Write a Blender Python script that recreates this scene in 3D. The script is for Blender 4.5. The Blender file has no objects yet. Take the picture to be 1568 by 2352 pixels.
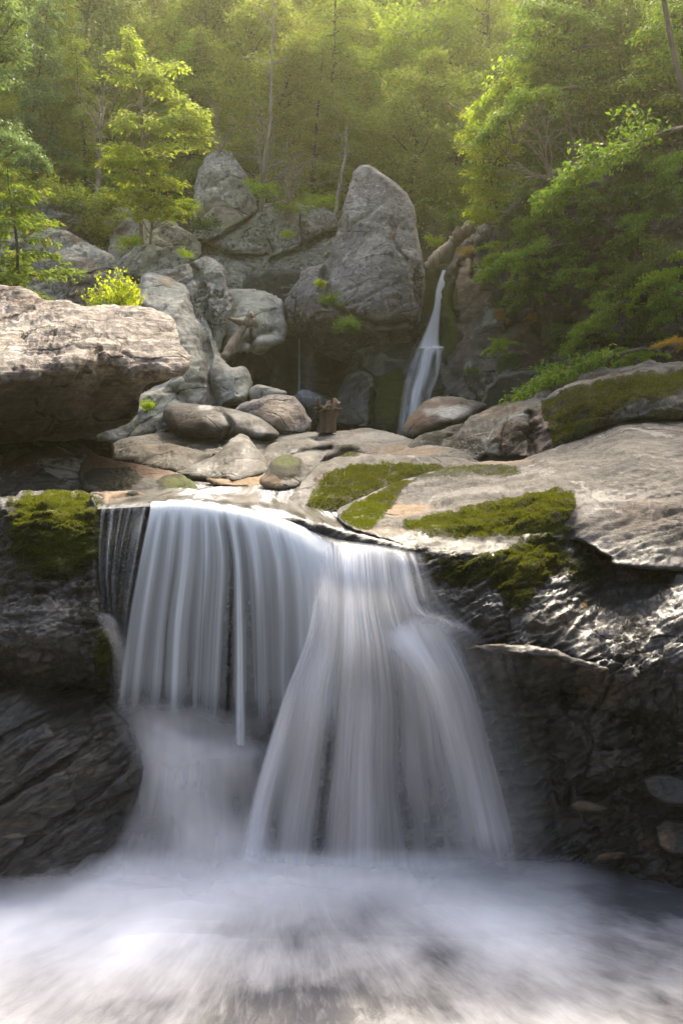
import bpy, math, random
import numpy as np
from mathutils import Vector

# ---------------------------------------------------------------- camera, sky, sun, exposure
SC = bpy.context.scene
FPX, HZ, CU, CAMZ = 2037.0, 1000.0, 784.0, 0.39      # lens in photo pixels, horizon row, centre column, eye height
cam_data = bpy.data.cameras.new('camera')
cam_data.sensor_fit = 'VERTICAL'
cam_data.sensor_height = 36.0
cam_data.lens = 36.0 * FPX / 2352.0
cam_data.shift_y = (HZ - 1176.0) / 2352.0
cam_data.clip_start = 0.05
cam_data.clip_end = 600.0
cam = bpy.data.objects.new('camera', cam_data)
SC.collection.objects.link(cam)
cam.location = (0, 0, CAMZ)
cam.rotation_euler = (math.radians(90), 0, 0)
SC.camera = cam

SUN_EL, SUN_AZ = math.radians(46), math.radians(15)    # azimuth: to the right of the view direction
world = bpy.data.worlds.new('World')
SC.world = world
world.use_nodes = True
wn = world.node_tree
sky = wn.nodes.new('ShaderNodeTexSky')
sky.sky_type = 'NISHITA'
sky.sun_disc = False
sky.sun_elevation = SUN_EL
sky.sun_rotation = SUN_AZ
sky.dust_density = 8.0
sky.ozone_density = 1.0
bg = wn.nodes['Background']
bg.inputs['Strength'].default_value = 0.15
wn.links.new(sky.outputs['Color'], bg.inputs['Color'])

sun_data = bpy.data.lights.new('sun', 'SUN')
sun_data.energy = 2.4
sun_data.angle = math.radians(20)
sun_data.color = (1.0, 0.89, 0.70)
sun = bpy.data.objects.new('sun', sun_data)
SC.collection.objects.link(sun)
sd = Vector((math.sin(SUN_AZ) * math.cos(SUN_EL), math.cos(SUN_AZ) * math.cos(SUN_EL), math.sin(SUN_EL)))
sun.rotation_euler = sd.to_track_quat('Z', 'Y').to_euler()
sun.location = (0, 0, 30)

SC.view_settings.view_transform = 'Standard'
SC.view_settings.look = 'None'
SC.view_settings.gamma = 1.0
SC.view_settings.use_curve_mapping = False
SC.view_settings.exposure = 1.9

SC.render.engine = 'CYCLES'
cy = SC.cycles
cy.max_bounces = 7
cy.diffuse_bounces = 3
cy.glossy_bounces = 2
cy.transmission_bounces = 3
cy.volume_bounces = 1
cy.transparent_max_bounces = 24
cy.use_denoising = True
cy.caustics_reflective = False
cy.caustics_refractive = False
cy.sample_clamp_indirect = 4.0
cy.volume_step_rate = 5.0

RNG = np.random.default_rng(7)

# ---------------------------------------------------------------- small helpers
def at(u, v, Y):
    return ((u - CU) / FPX * Y, Y, CAMZ + (HZ - v) / FPX * Y)

def proj(u, v, Y):
    u = np.asarray(u, float); v = np.asarray(v, float); Y = np.asarray(Y, float)
    return np.stack([(u - CU) / FPX * Y, Y, CAMZ + (HZ - v) / FPX * Y], -1)

def tag(o, label=None, cat=None, group=None, kind=None):
    if label: o['label'] = label
    if cat: o['category'] = cat
    if group: o['group'] = group
    if kind: o['kind'] = kind
    return o

def empty(name, loc=(0, 0, 0)):
    o = bpy.data.objects.new(name, None)
    o.empty_display_size = 0.2
    SC.collection.objects.link(o)
    o.location = loc
    return o

def mesh_data(name, V, F, mat=None, smooth=True, attrs=None, uv=None):
    """V (n,3); F (m,k) int array or list of such arrays"""
    me = bpy.data.meshes.new(name)
    Fs = F if isinstance(F, list) else [F]
    Fs = [np.asarray(f, np.int32) for f in Fs if len(f)]
    nl = sum(f.size for f in Fs); nf = sum(len(f) for f in Fs)
    me.vertices.add(len(V)); me.vertices.foreach_set('co', np.asarray(V, np.float32).ravel())
    me.loops.add(nl); me.polygons.add(nf)
    li = np.concatenate([f.ravel() for f in Fs])
    me.loops.foreach_set('vertex_index', li)
    sizes = np.concatenate([np.full(len(f), f.shape[1], np.int32) for f in Fs])
    st = np.concatenate([[0], np.cumsum(sizes)[:-1]]).astype(np.int32)
    me.polygons.foreach_set('loop_start', st)
    try: me.polygons.foreach_set('loop_total', sizes)
    except Exception: pass
    if uv is not None:
        l = me.uv_layers.new(name='UVMap')
        l.data.foreach_set('uv', np.asarray(uv, np.float32)[li].ravel())
    for k, a in (attrs or {}).items():
        at_ = me.attributes.new(k, 'FLOAT', 'POINT')
        at_.data.foreach_set('value', np.asarray(a, np.float32))
    me.polygons.foreach_set('use_smooth', np.full(nf, smooth, bool))
    me.update(calc_edges=True)
    me.validate(clean_customdata=False)
    if mat: me.materials.append(mat)
    return me

def link(name, me, parent=None, loc=None):
    o = bpy.data.objects.new(name, me)
    SC.collection.objects.link(o)
    if parent: o.parent = parent
    if loc is not None: o.location = loc
    return o

def recenter(V, base):
    return np.asarray(V) - np.asarray(base)

# ---------------------------------------------------------------- noise
def _h(ix, iy, iz, seed):
    h = (ix.astype(np.int64) * 374761393 + iy.astype(np.int64) * 668265263 + iz.astype(np.int64) * 2147483647 + seed * 974634777) & 0xffffffff
    h = ((h ^ (h >> 13)) * 1274126177) & 0xffffffff
    h = ((h ^ (h >> 16)) * 2246822519) & 0xffffffff
    return (h ^ (h >> 15)) & 0xffffffff

def perlin(p, seed=0):
    i = np.floor(p).astype(np.int64); f = p - i
    w = f * f * f * (f * (f * 6 - 15) + 10)
    out = np.zeros(len(p))
    for dx in (0, 1):
        for dy in (0, 1):
            for dz in (0, 1):
                h = _h(i[:, 0] + dx, i[:, 1] + dy, i[:, 2] + dz, seed)
                gx = (h & 1023) / 511.5 - 1; gy = ((h >> 10) & 1023) / 511.5 - 1; gz = ((h >> 20) & 1023) / 511.5 - 1
                d = gx * (f[:, 0] - dx) + gy * (f[:, 1] - dy) + gz * (f[:, 2] - dz)
                wx = w[:, 0] if dx else 1 - w[:, 0]; wy = w[:, 1] if dy else 1 - w[:, 1]; wz = w[:, 2] if dz else 1 - w[:, 2]
                out += d * wx * wy * wz
    return out * 1.1

def fbm(p, octs=4, seed=0, gain=0.5, ridged=False):
    out = 0; a = 1.0; s = 0
    for o in range(octs):
        n = perlin(p * 2.03 ** o + 17.3 * o, seed + o)
        if ridged: n = 1 - 2 * np.abs(n) ** 0.8 - 0.4
        out = out + a * n; s += a; a *= gain
    return out / s

def worley(p, seed=0):
    i = np.floor(p).astype(np.int64)
    f1 = np.full(len(p), 9.0); f2 = np.full(len(p), 9.0); idx = np.zeros(len(p), np.int64); c = np.zeros_like(p)
    for dx in (-1, 0, 1):
        for dy in (-1, 0, 1):
            for dz in (-1, 0, 1):
                a, b, d = i[:, 0] + dx, i[:, 1] + dy, i[:, 2] + dz
                h = _h(a, b, d, seed)
                q = np.stack([a + (h & 1023) / 1023., b + ((h >> 10) & 1023) / 1023., d + ((h >> 20) & 1023) / 1023.], -1)
                r = np.sqrt(((p - q) ** 2).sum(1))
                m = r < f1
                f2 = np.where(m, f1, np.minimum(f2, r)); f1 = np.where(m, r, f1); idx = np.where(m, h, idx); c[m] = q[m]
    return f1, f2, idx, c

# ---------------------------------------------------------------- 2D outline tools
def spline(pts, n=6, closed=True):
    P = np.asarray(pts, float); N = len(P); out = []
    rng = range(N) if closed else range(N - 1)
    for i in rng:
        if closed: a, b, c, d = P[i - 1], P[i], P[(i + 1) % N], P[(i + 2) % N]
        else: a, b, c, d = P[max(i - 1, 0)], P[i], P[i + 1], P[min(i + 2, N - 1)]
        for k in range(n):
            t = k / n
            out.append(0.5 * ((2 * b) + (c - a) * t + (2 * a - 5 * b + 4 * c - d) * t * t + (3 * b - a - 3 * c + d) * t ** 3))
    if not closed: out.append(P[-1])
    return np.array(out)

def inside(poly, q):
    x, y = q[:, 0], q[:, 1]; c = np.zeros(len(q), bool); n = len(poly)
    for i in range(n):
        x1, y1 = poly[i]; x2, y2 = poly[(i + 1) % n]
        if y1 == y2: continue
        m = ((y1 > y) != (y2 > y)) & (x < (x2 - x1) * (y - y1) / (y2 - y1) + x1)
        c ^= m
    return c

def seg_dist(poly, q, closed=True):
    best = np.full(len(q), 1e9); bp = np.zeros_like(q); n = len(poly)
    for i in range(n if closed else n - 1):
        a = poly[i]; b = poly[(i + 1) % n]; ab = b - a; L = (ab ** 2).sum()
        if L < 1e-9: continue
        t = np.clip(((q - a) @ ab) / L, 0, 1)
        p = a + t[:, None] * ab
        d = np.sqrt(((q - p) ** 2).sum(1)); m = d < best
        best[m] = d[m]; bp[m] = p[m]
    return best, bp

def rbf(ctrl):
    C = np.asarray(ctrl, float); X = C[:, :2] / 100.0; n = len(C)
    A = np.sqrt(((X[:, None] - X[None]) ** 2).sum(-1))
    M = np.zeros((n + 1, n + 1)); M[:n, :n] = A - np.eye(n) * 0.02; M[:n, n] = 1; M[n, :n] = 1
    w = np.linalg.lstsq(M, np.append(C[:, 2], 0), rcond=None)[0]
    def f(q):
        q = q / 100.0; out = np.full(len(q), w[n])
        for i in range(n): out += w[i] * np.sqrt(((q - X[i]) ** 2).sum(1) + 0.004)
        return out
    return f

def blobs(q, bl, warp_seed=3, soft=0.35, nz=0.5):
    """soft painted mask: list of (u,v,ru,rv,strength) or (polygon, feather_px, strength)"""
    m = np.zeros(len(q))
    p3 = np.column_stack([q / 28.0, np.zeros(len(q))])
    n = fbm(p3, 4, warp_seed, gain=0.65)
    for b in bl:
        if len(b) == 5:
            u, v, ru, rv, s = b
            d = np.sqrt(((q[:, 0] - u) / ru) ** 2 + ((q[:, 1] - v) / rv) ** 2)
            x = (1 - d) / soft + n * nz * 3
        else:
            pl = spline(b[0], 4); d, _ = seg_dist(pl, q); d = np.where(inside(pl, q), d, -d)
            s = b[2]; x = d / b[1] + n * nz * 3
        x = np.clip(x * .5 + .5, 0, 1)
        m = np.maximum(m, s * x * x * (3 - 2 * x))
    return m
# ---------------------------------------------------------------- materials
def new_mat(name):
    m = bpy.data.materials.new(name); m.use_nodes = True
    nt = m.node_tree; nt.nodes.clear()
    return m, nt

class N:
    """terse node helper"""
    def __init__(s, nt): s.nt = nt
    def n(s, t, **kw):
        x = s.nt.nodes.new(t)
        for k, v in kw.items(): setattr(x, k, v)
        return x
    def put(s, sock, v):
        if hasattr(v, 'is_linked') or isinstance(v, bpy.types.NodeSocket): s.nt.links.new(v, sock)
        else: sock.default_value = v
    def noise(s, vec, scale, detail=5, rough=0.6, dist=0.0):
        x = s.n('ShaderNodeTexNoise'); s.put(x.inputs['Vector'], vec)
        x.inputs['Scale'].default_value = scale; x.inputs['Detail'].default_value = detail
        x.inputs['Roughness'].default_value = rough; x.inputs['Distortion'].default_value = dist
        return x.outputs['Fac']
    def voro(s, vec, scale, feature='F1', rand=1.0):
        x = s.n('ShaderNodeTexVoronoi', feature=feature); s.put(x.inputs['Vector'], vec)
        x.inputs['Scale'].default_value = scale
        return x.outputs['Distance']
    def ramp(s, fac, stops):
        x = s.n('ShaderNodeValToRGB'); s.put(x.inputs['Fac'], fac); e = x.color_ramp.elements
        while len(e) < len(stops): e.new(0.5)
        for i, (p, c) in enumerate(stops):
            e[i].position = p; e[i].color = (c, c, c, 1) if isinstance(c, (int, float)) else (*c, 1)
        return x.outputs['Color']
    def mix(s, fac, a, b, mode='MIX'):
        x = s.n('ShaderNodeMix', data_type='RGBA', blend_type=mode)
        s.put(x.inputs[0], fac)
        s.put(x.inputs[6], a if not isinstance(a, tuple) else (*a, 1)); s.put(x.inputs[7], b if not isinstance(b, tuple) else (*b, 1))
        return x.outputs[2]
    def math(s, op, a, b=0.0, clamp=False):
        x = s.n('ShaderNodeMath', operation=op, use_clamp=clamp); s.put(x.inputs[0], a); s.put(x.inputs[1], b)
        return x.outputs[0]
    def attr(s, name):
        x = s.n('ShaderNodeAttribute', attribute_name=name); return x.outputs['Fac']
    def mapping(s, vec, rot=(0, 0, 0), scale=(1, 1, 1), loc=(0, 0, 0)):
        x = s.n('ShaderNodeMapping'); s.put(x.inputs['Vector'], vec)
        x.inputs['Rotation'].default_value = rot; x.inputs['Scale'].default_value = scale; x.inputs['Location'].default_value = loc
        return x.outputs[0]

def rock_mat(name, c1, c2, c3, scale=1.0, lichen=(0.5, 0.52, 0.46), lich_amt=0.3, strata=None, bump=0.35, rough=0.85,
             dark=(0.05, 0.045, 0.04), speck=0.4, coat=(0.03, 0.032, 0.036), crack=1.0, vein=None, grit=1.0):
    """scale = features per metre / reference. strata = (rot xyz, stretch) banding of colour and relief"""
    m, nt = new_mat(name); k = N(nt)
    geo = k.n('ShaderNodeTexCoord'); P = geo.outputs['Object']
    big = k.noise(P, 0.55 * scale, 4, 0.6, 0.6)
    mid = k.noise(P, 2.6 * scale, 6, 0.65, 0.3)
    fine = k.noise(P, 17 * scale, 6, 0.72)
    grain = k.noise(P, 60 * scale, 3, 0.7)
    col = k.mix(k.ramp(big, [(0.38, 0.0), (0.62, 1.0)]), c1, c2)
    col = k.mix(k.ramp(mid, [(0.45, 0.0), (0.68, 1.0)]), col, c3)
    Ps = k.mapping(P, strata[0], (1.0, 1.0, strata[1])) if strata else k.mapping(P, (0.5, 0.4, 0), (1, 1, 3))
    band = k.noise(Ps, 2.2 * scale, 7, 0.68, 0.4)
    bfac = k.ramp(band, [(0.40, 0.0), (0.5, 0.55), (0.60, 1.0)])
    col = k.mix(k.math('MULTIPLY', k.math('SUBTRACT', 1.0, bfac), 0.55 if strata else 0.25), col, dark)
    # dark pits / stains and pale grains
    pits = k.ramp(k.noise(P, 13 * scale, 7, 0.8, 0.3), [(0.40, 1.0), (0.49, 0.0)])
    col = k.mix(k.math('MULTIPLY', pits, speck), col, dark)
    pale = k.ramp(k.noise(P, 9 * scale, 7, 0.8, 0.2), [(0.55, 0.0), (0.61, 1.0)])
    col = k.mix(k.math('MULTIPLY', pale, speck * 0.8), col, tuple(min(0.7, x * 1.6) for x in c3))
    if vein: col = k.mix(k.math('MULTIPLY', k.ramp(k.noise(Ps, 3.1 * scale, 6, 0.7, 0.5), [(0.60, 0.0), (0.66, 1.0)]), k.ramp(mid, [(0.4, 0.0), (0.6, 1.0)])), col, vein)
    # cracks: thin broken joints
    wv = k.n('ShaderNodeTexNoise'); k.put(wv.inputs['Vector'], P); wv.inputs['Scale'].default_value = 1.6 * scale; wv.inputs['Detail'].default_value = 5
    Pc = k.n('ShaderNodeVectorMath', operation='MULTIPLY_ADD'); nt.links.new(wv.outputs['Color'], Pc.inputs[0]); Pc.inputs[1].default_value = (0.55 / scale,) * 3; nt.links.new(k.mapping(P, (0.5, 0.4, 0.3), (0.7, 0.8, 1.6)), Pc.inputs[2])
    ed = k.voro(Pc.outputs[0], 1.15 * scale, 'DISTANCE_TO_EDGE')
    crk = k.math('MULTIPLY', k.ramp(ed, [(0.004, 1.0), (0.022, 0.0)]), k.ramp(k.noise(P, 0.9 * scale, 3, 0.6), [(0.46, 0.0), (0.56, 1.0)]))
    crk = k.math('MULTIPLY', crk, crack)
    col = k.mix(k.math('MULTIPLY', crk, 0.85), col, tuple(x * .5 for x in dark))
    # lichen patches
    lm = k.noise(P, 1.7 * scale, 7, 0.75, 0.8)
    lf = k.ramp(lm, [(0.60 - 0.18 * lich_amt, 0.0), (0.64 - 0.16 * lich_amt, 1.0)])
    col = k.mix(k.math('MULTIPLY', lf, min(1, 0.35 + lich_amt)), col, k.mix(grain, lichen, tuple(x * 0.7 for x in lichen)))
    col = k.mix(k.attr('pale'), col, k.mix(k.ramp(fine, [(0.35, 0.0), (0.6, 1.0)]), tuple(min(.8, x * 1.5) for x in c3), (0.44, 0.43, 0.40)))
    col = k.mix(k.attr('tan'), col, k.mix(mid, (0.30, 0.17, 0.07), (0.42, 0.30, 0.17)))
    col = k.mix(k.attr('duff'), col, k.mix(grain, (0.055, 0.03, 0.018), (0.16, 0.085, 0.045)))
    # wet film darkens the stone and makes it shine; also paints shade under the overhang
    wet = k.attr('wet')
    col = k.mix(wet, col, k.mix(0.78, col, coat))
    # moss
    mo = k.attr('moss')
    mfac = k.ramp(k.math('ADD', mo, k.math('MULTIPLY', k.math('SUBTRACT', fine, 0.5), 0.9)), [(0.38, 0.0), (0.52, 1.0)])
    mcol = k.mix(k.ramp(k.noise(P, 3.5 * scale, 5, 0.7), [(0.4, 0.0), (0.6, 1.0)]), (0.010, 0.010, 0.004), (0.040, 0.034, 0.009))
    mcol = k.mix(k.attr('fresh'), mcol, (0.11, 0.135, 0.012))
    mcol = k.mix(k.ramp(grain, [(0.3, 0.6), (0.6, 0.0)]), mcol, (0.012, 0.013, 0.006))
    col = k.mix(mfac, col, mcol)
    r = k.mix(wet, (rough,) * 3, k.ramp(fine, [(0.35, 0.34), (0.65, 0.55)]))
    r = k.mix(mfac, r, (0.9,) * 3)
    bs = k.n('ShaderNodeBsdfPrincipled')
    k.put(bs.inputs['Base Color'], col); k.put(bs.inputs['Roughness'], r)
    bs.inputs['Specular IOR Level'].default_value = 0.45
    h = k.math('ADD', k.math('MULTIPLY', band, 0.5), k.math('ADD', k.math('ADD', k.math('MULTIPLY', fine, 0.35 * grit), k.math('MULTIPLY', pits, -0.25 * grit)), k.math('MULTIPLY', grain, 0.14 * grit)))
    h = k.math('SUBTRACT', h, k.math('MULTIPLY', crk, 0.5))
    h = k.math('ADD', h, k.math('MULTIPLY', k.math('MULTIPLY', mfac, grain), 0.5))
    b = k.n('ShaderNodeBump'); b.inputs['Strength'].default_value = min(1.0, bump * 1.6); b.inputs['Distance'].default_value = 0.09 / scale
    k.put(b.inputs['Height'], h); k.put(bs.inputs['Normal'], b.outputs[0])
    b2 = k.n('ShaderNodeBump'); b2.inputs['Strength'].default_value = 0.25; b2.inputs['Distance'].default_value = 0.05 / scale
    k.put(b2.inputs['Height'], k.math('ADD', k.math('MULTIPLY', mid, 0.6), k.math('MULTIPLY', fine, 0.12))); k.put(bs.inputs['Coat Normal'], b2.outputs[0])
    k.put(bs.inputs['Coat Weight'], k.math('MULTIPLY', wet, k.math('SUBTRACT', 0.34, k.math('MULTIPLY', mfac, 0.7)), True)); bs.inputs['Coat Roughness'].default_value = 0.30
    out = k.n('ShaderNodeOutputMaterial'); nt.links.new(bs.outputs[0], out.inputs[0])
    return m

def leaf_mat(name, c1, c2, c3=None, trans=0.5, yel=0.8):
    m, nt = new_mat(name); k = N(nt)
    r = k.attr('rnd')
    col = k.mix(r, c1, c2)
    if c3: col = k.mix(k.ramp(k.attr('rnd2'), [(0.86, 0.0), (0.93, 1.0)]), col, c3)
    oi = k.n('ShaderNodeObjectInfo').outputs['Random']
    hs = k.n('ShaderNodeHueSaturation')
    k.put(hs.inputs['Hue'], k.math('ADD', 0.5 - 0.012, k.math('MULTIPLY', oi, 0.024)))
    k.put(hs.inputs['Value'], k.math('ADD', 0.86, k.math('MULTIPLY', oi, 0.28)))
    k.put(hs.inputs['Color'], col); col = hs.outputs[0]
    d = k.n('ShaderNodeBsdfPrincipled'); k.put(d.inputs['Base Color'], col); d.inputs['Roughness'].default_value = 0.5
    d.inputs['Specular IOR Level'].default_value = 0.25
    t = k.n('ShaderNodeBsdfTranslucent')
    k.put(t.inputs['Color'], k.mix(yel * .5, col, (0.55, 0.62, 0.03)))
    mx = k.n('ShaderNodeMixShader'); mx.inputs[0].default_value = trans
    nt.links.new(d.outputs[0], mx.inputs[1]); nt.links.new(t.outputs[0], mx.inputs[2])
    out = k.n('ShaderNodeOutputMaterial'); nt.links.new(mx.outputs[0], out.inputs[0])
    return m

def plain_mat(name, c1, c2, scale=8, rough=0.8, bump=0.3, stretch=(1, 1, 1)):
    m, nt = new_mat(name); k = N(nt)
    P = k.mapping(k.n('ShaderNodeTexCoord').outputs['Object'], (0, 0, 0), stretch)
    f = k.noise(P, scale, 6, 0.7, 0.3)
    bs = k.n('ShaderNodeBsdfPrincipled'); k.put(bs.inputs['Base Color'], k.mix(k.ramp(f, [(0.35, 0.0), (0.65, 1.0)]), c1, c2))
    bs.inputs['Roughness'].default_value = rough
    b = k.n('ShaderNodeBump'); b.inputs['Strength'].default_value = bump; b.inputs['Distance'].default_value = 0.03
    k.put(b.inputs['Height'], f); k.put(bs.inputs['Normal'], b.outputs[0])
    out = k.n('ShaderNodeOutputMaterial'); nt.links.new(bs.outputs[0], out.inputs[0])
    return m

def silk_mat(name, col=(0.80, 0.84, 0.90), fx=30.0, fy=0.5, contrast=0.5, fine=0.35, gloss=0.12, rough=0.35, gain=1.0, soft=0.5):
    """flowing aerated water: opacity from the mesh's own 'dens' value, broken into threads along the flow (UV)"""
    m, nt = new_mat(name); k = N(nt)
    uv = k.n('ShaderNodeUVMap', uv_map='UVMap').outputs[0]
    a = k.noise(k.mapping(uv, (0, 0, 0), (fx, fy, 1)), 1.0, 4, 0.6, 0.0)
    b = k.noise(k.mapping(uv, (0, 0, 0), (fx * 5, fy * 1.6, 1), (3.1, 0, 0)), 1.0, 3, 0.6, 0.0)
    s = k.math('ADD', k.math('MULTIPLY', k.math('SUBTRACT', a, 0.5), contrast * 3.2), k.math('MULTIPLY', k.math('SUBTRACT', b, 0.5), fine * 2.2))
    al = k.math('MULTIPLY', k.math('MULTIPLY', k.attr('dens'), gain), k.math('ADD', 1.0, s, True) if False else k.math('MAXIMUM', k.math('ADD', 1.0, s), 0.06), True)
    al = k.math('MINIMUM', al, 0.97)
    d = k.n('ShaderNodeBsdfDiffuse'); d.inputs['Color'].default_value = (*col, 1)
    t = k.n('ShaderNodeBsdfTranslucent'); t.inputs['Color'].default_value = (*col, 1)
    mx = k.n('ShaderNodeMixShader'); mx.inputs[0].default_value = soft
    nt.links.new(d.outputs[0], mx.inputs[1]); nt.links.new(t.outputs[0], mx.inputs[2])
    g = k.n('ShaderNodeBsdfGlossy'); g.inputs['Roughness'].default_value = rough; g.inputs['Color'].default_value = (0.9, 0.95, 1, 1)
    mg = k.n('ShaderNodeMixShader'); mg.inputs[0].default_value = gloss
    nt.links.new(mx.outputs[0], mg.inputs[1]); nt.links.new(g.outputs[0], mg.inputs[2])
    tr = k.n('ShaderNodeBsdfTransparent')
    ma = k.n('ShaderNodeMixShader'); k.put(ma.inputs[0], al)
    nt.links.new(tr.outputs[0], ma.inputs[1]); nt.links.new(mg.outputs[0], ma.inputs[2])
    out = k.n('ShaderNodeOutputMaterial'); nt.links.new(ma.outputs[0], out.inputs[0])
    return m

# ---------------------------------------------------------------- rock builder
def rotm(rx, ry, rz):
    cx, sx, cy_, sy, cz, sz = math.cos(rx), math.sin(rx), math.cos(ry), math.sin(ry), math.cos(rz), math.sin(rz)
    Rx = np.array([[1, 0, 0], [0, cx, -sx], [0, sx, cx]]); Ry = np.array([[cy_, 0, sy], [0, 1, 0], [-sy, 0, cy_]]); Rz = np.array([[cz, -sz, 0], [sz, cz, 0], [0, 0, 1]])
    return Rz @ Ry @ Rx

ROCK_GEO = {}
def rock(name, poly, ctrl, mat, step=4.5, edge=(22, 0.18), thick=1.2, lump=(0.10, 0.9), facet=(0.06, 2.2), strata=None, rough=(0.02, 9.0),
         crease=(), moss=(), fresh=(), wet=(), pale=(), tan=(), duff=(), label=None, cat='boulder', group=None, kind=None, seed=1, jag=3.0, parent=None, ang=False):
    """solid stone: its outline and face are given as sight lines with a real distance each, the back closes it at `thick` metres.
    all relief lengths are for a stone 10 m off and scale with its distance"""
    if ang: poly = poly + [poly[0]]; pl = np.array(poly, float); edge = (min(edge[0], 9), min(edge[1], .16)); jag = max(jag, 4.5) if jag > 1.5 else jag
    else: pl = spline(poly, 7)
    # fractal outline
    t = np.cumsum(np.r_[0, np.sqrt((np.diff(pl, axis=0) ** 2).sum(1))])
    # dense resample
    T = np.arange(0, t[-1], max(step * 1.3, 4)); pl = np.column_stack([np.interp(T, t, pl[:, 0]), np.interp(T, t, pl[:, 1])])
    q3 = np.column_stack([pl / 42.0, np.full(len(pl), seed * 3.3)])
    pl = pl + jag * 3.0 * np.column_stack([fbm(q3, 4, seed, .6), fbm(q3 + 50, 4, seed + 9, .6)])
    lo = pl.min(0) - step * 2; hi = pl.max(0) + step * 2
    nu = int((hi[0] - lo[0]) / step) + 1; nv = int((hi[1] - lo[1]) / step) + 1
    U, Vv = np.meshgrid(lo[0] + np.arange(nu) * step, lo[1] + np.arange(nv) * step)
    q = np.column_stack([U.ravel(), Vv.ravel()])
    ins = inside(pl, q)
    id_ = np.arange(nu * nv).reshape(nv, nu)
    F = np.stack([id_[:-1, :-1], id_[:-1, 1:], id_[1:, 1:], id_[1:, :-1]], -1).reshape(-1, 4)
    keep = ins[F].sum(1) >= 2
    F = F[keep]
    used = np.unique(F); d = np.zeros(len(q)); 
    du, bp = seg_dist(pl, q[used]); d[used] = du
    out = used[~ins[used]]; q[out] = bp[~ins[used]]; d[out] = 0
    near = used[(ins[used]) & (du < step * 0.35)]
    # boundary edges
    E = np.concatenate([F[:, [0, 1]], F[:, [1, 2]], F[:, [2, 3]], F[:, [3, 0]]]); Es = np.sort(E, 1)
    key = Es[:, 0] * (nu * nv) + Es[:, 1]; uq, inv, cnt = np.unique(key, return_inverse=True, return_counts=True)
    bverts = np.unique(E[cnt[inv] == 1])
    onb = np.zeros(len(q), bool); onb[bverts] = True
    bb = bverts[ins[bverts]]
    if len(bb): _, b2 = seg_dist(pl, q[bb]); q[bb] = b2; d[bb] = 0
    D = np.zeros(len(q)); D[used] = rbf(ctrl)(q[used])
    s = float(np.mean([c[2] for c in ctrl])) / 10.0
    for cl, w, amt in crease:
        c = spline(cl, 5, False); qq = q[used] + 6 * np.column_stack([fbm(np.column_stack([q[used] / 30., np.zeros(len(used))]), 3, 77), fbm(np.column_stack([q[used] / 30., np.ones(len(used))]), 3, 78)])
        dd, _ = seg_dist(c, qq, False)
        D[used] += amt * s * np.exp(-(dd / w) ** 2)
    er, em = edge
    x = np.clip(d / er, 0, 1)
    Df = D + em * s * (1 - np.sqrt(np.clip(1 - (1 - x) ** 2, 0, 1)))
    xb = np.clip(d / (er * 3), 0, 1)
    Db = D + em * s + thick * s * np.sqrt(np.clip(1 - (1 - xb) ** 2, 0, 1)) + 0.002
    # compact
    remap = np.full(len(q), -1); remap[used] = np.arange(len(used)); nU = len(used)
    Vf = proj(q[used, 0], q[used, 1], Df[used]); Vb = proj(q[used, 0], q[used, 1], Db[used])
    Ff = remap[F][:, ::-1]
    inner = used[~onb[used]]; rb = np.full(len(q), -1); rb[onb] = remap[onb]; rb[inner] = nU + np.arange(len(inner))
    Fb = rb[F]
    Vall = np.concatenate([Vf, Vb[remap[inner]]])
    qa = np.concatenate([q[used], q[inner]])
    # smooth normals by face accumulation
    def normals(V):
        n = np.zeros_like(V)
        for FF in (Ff, Fb):
            a = V[FF[:, 2]] - V[FF[:, 0]]; b = V[FF[:, 3]] - V[FF[:, 1]]; c = np.cross(a, b)
            for j in range(4): np.add.at(n, FF[:, j], c)
        return n / (np.linalg.norm(n, axis=1)[:, None] + 1e-12)
    n = normals(Vall); P = Vall / s
    disp = 0.8 * lump[0] * fbm(P * lump[1], 3, seed + 1)
    if facet and facet[0]:
        Pw = P + 0.10 * np.column_stack([fbm(P * 1.3, 2, seed + 31), fbm(P * 1.3 + 9, 2, seed + 32), fbm(P * 1.3 + 19, 2, seed + 33)])
        R_ = rotm(0.5, 0.6, 0.3 + seed)
        for j, (fa, ff) in enumerate(((facet[0], facet[1] * 0.62), (facet[0] * 0.42, facet[1] * 1.9))):
            Q = (Pw @ R_.T) * ff * np.array([0.75, 1.0, 1.9])
            f1, f2, ih, c = worley(Q, seed + 5 + j)
            dirs = np.stack([(ih & 255) / 127.5 - 1, ((ih >> 8) & 255) / 127.5 - 1, ((ih >> 16) & 255) / 127.5 - 1], -1)
            tilt = ((Q - c) * dirs).sum(1)
            gap = np.clip((f2 - f1) / 0.16, 0, 1)
            mask = np.clip(0.5 + 2.4 * fbm(P * 0.8, 2, seed + 50 + j), 0, 1)
            disp = disp + fa * mask * (0.55 * tilt + 0.35 * ((ih >> 24) / 127.5 - 1)) * gap - fa * 0.7 * mask * np.exp(-((f2 - f1) / 0.05) ** 2)
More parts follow.
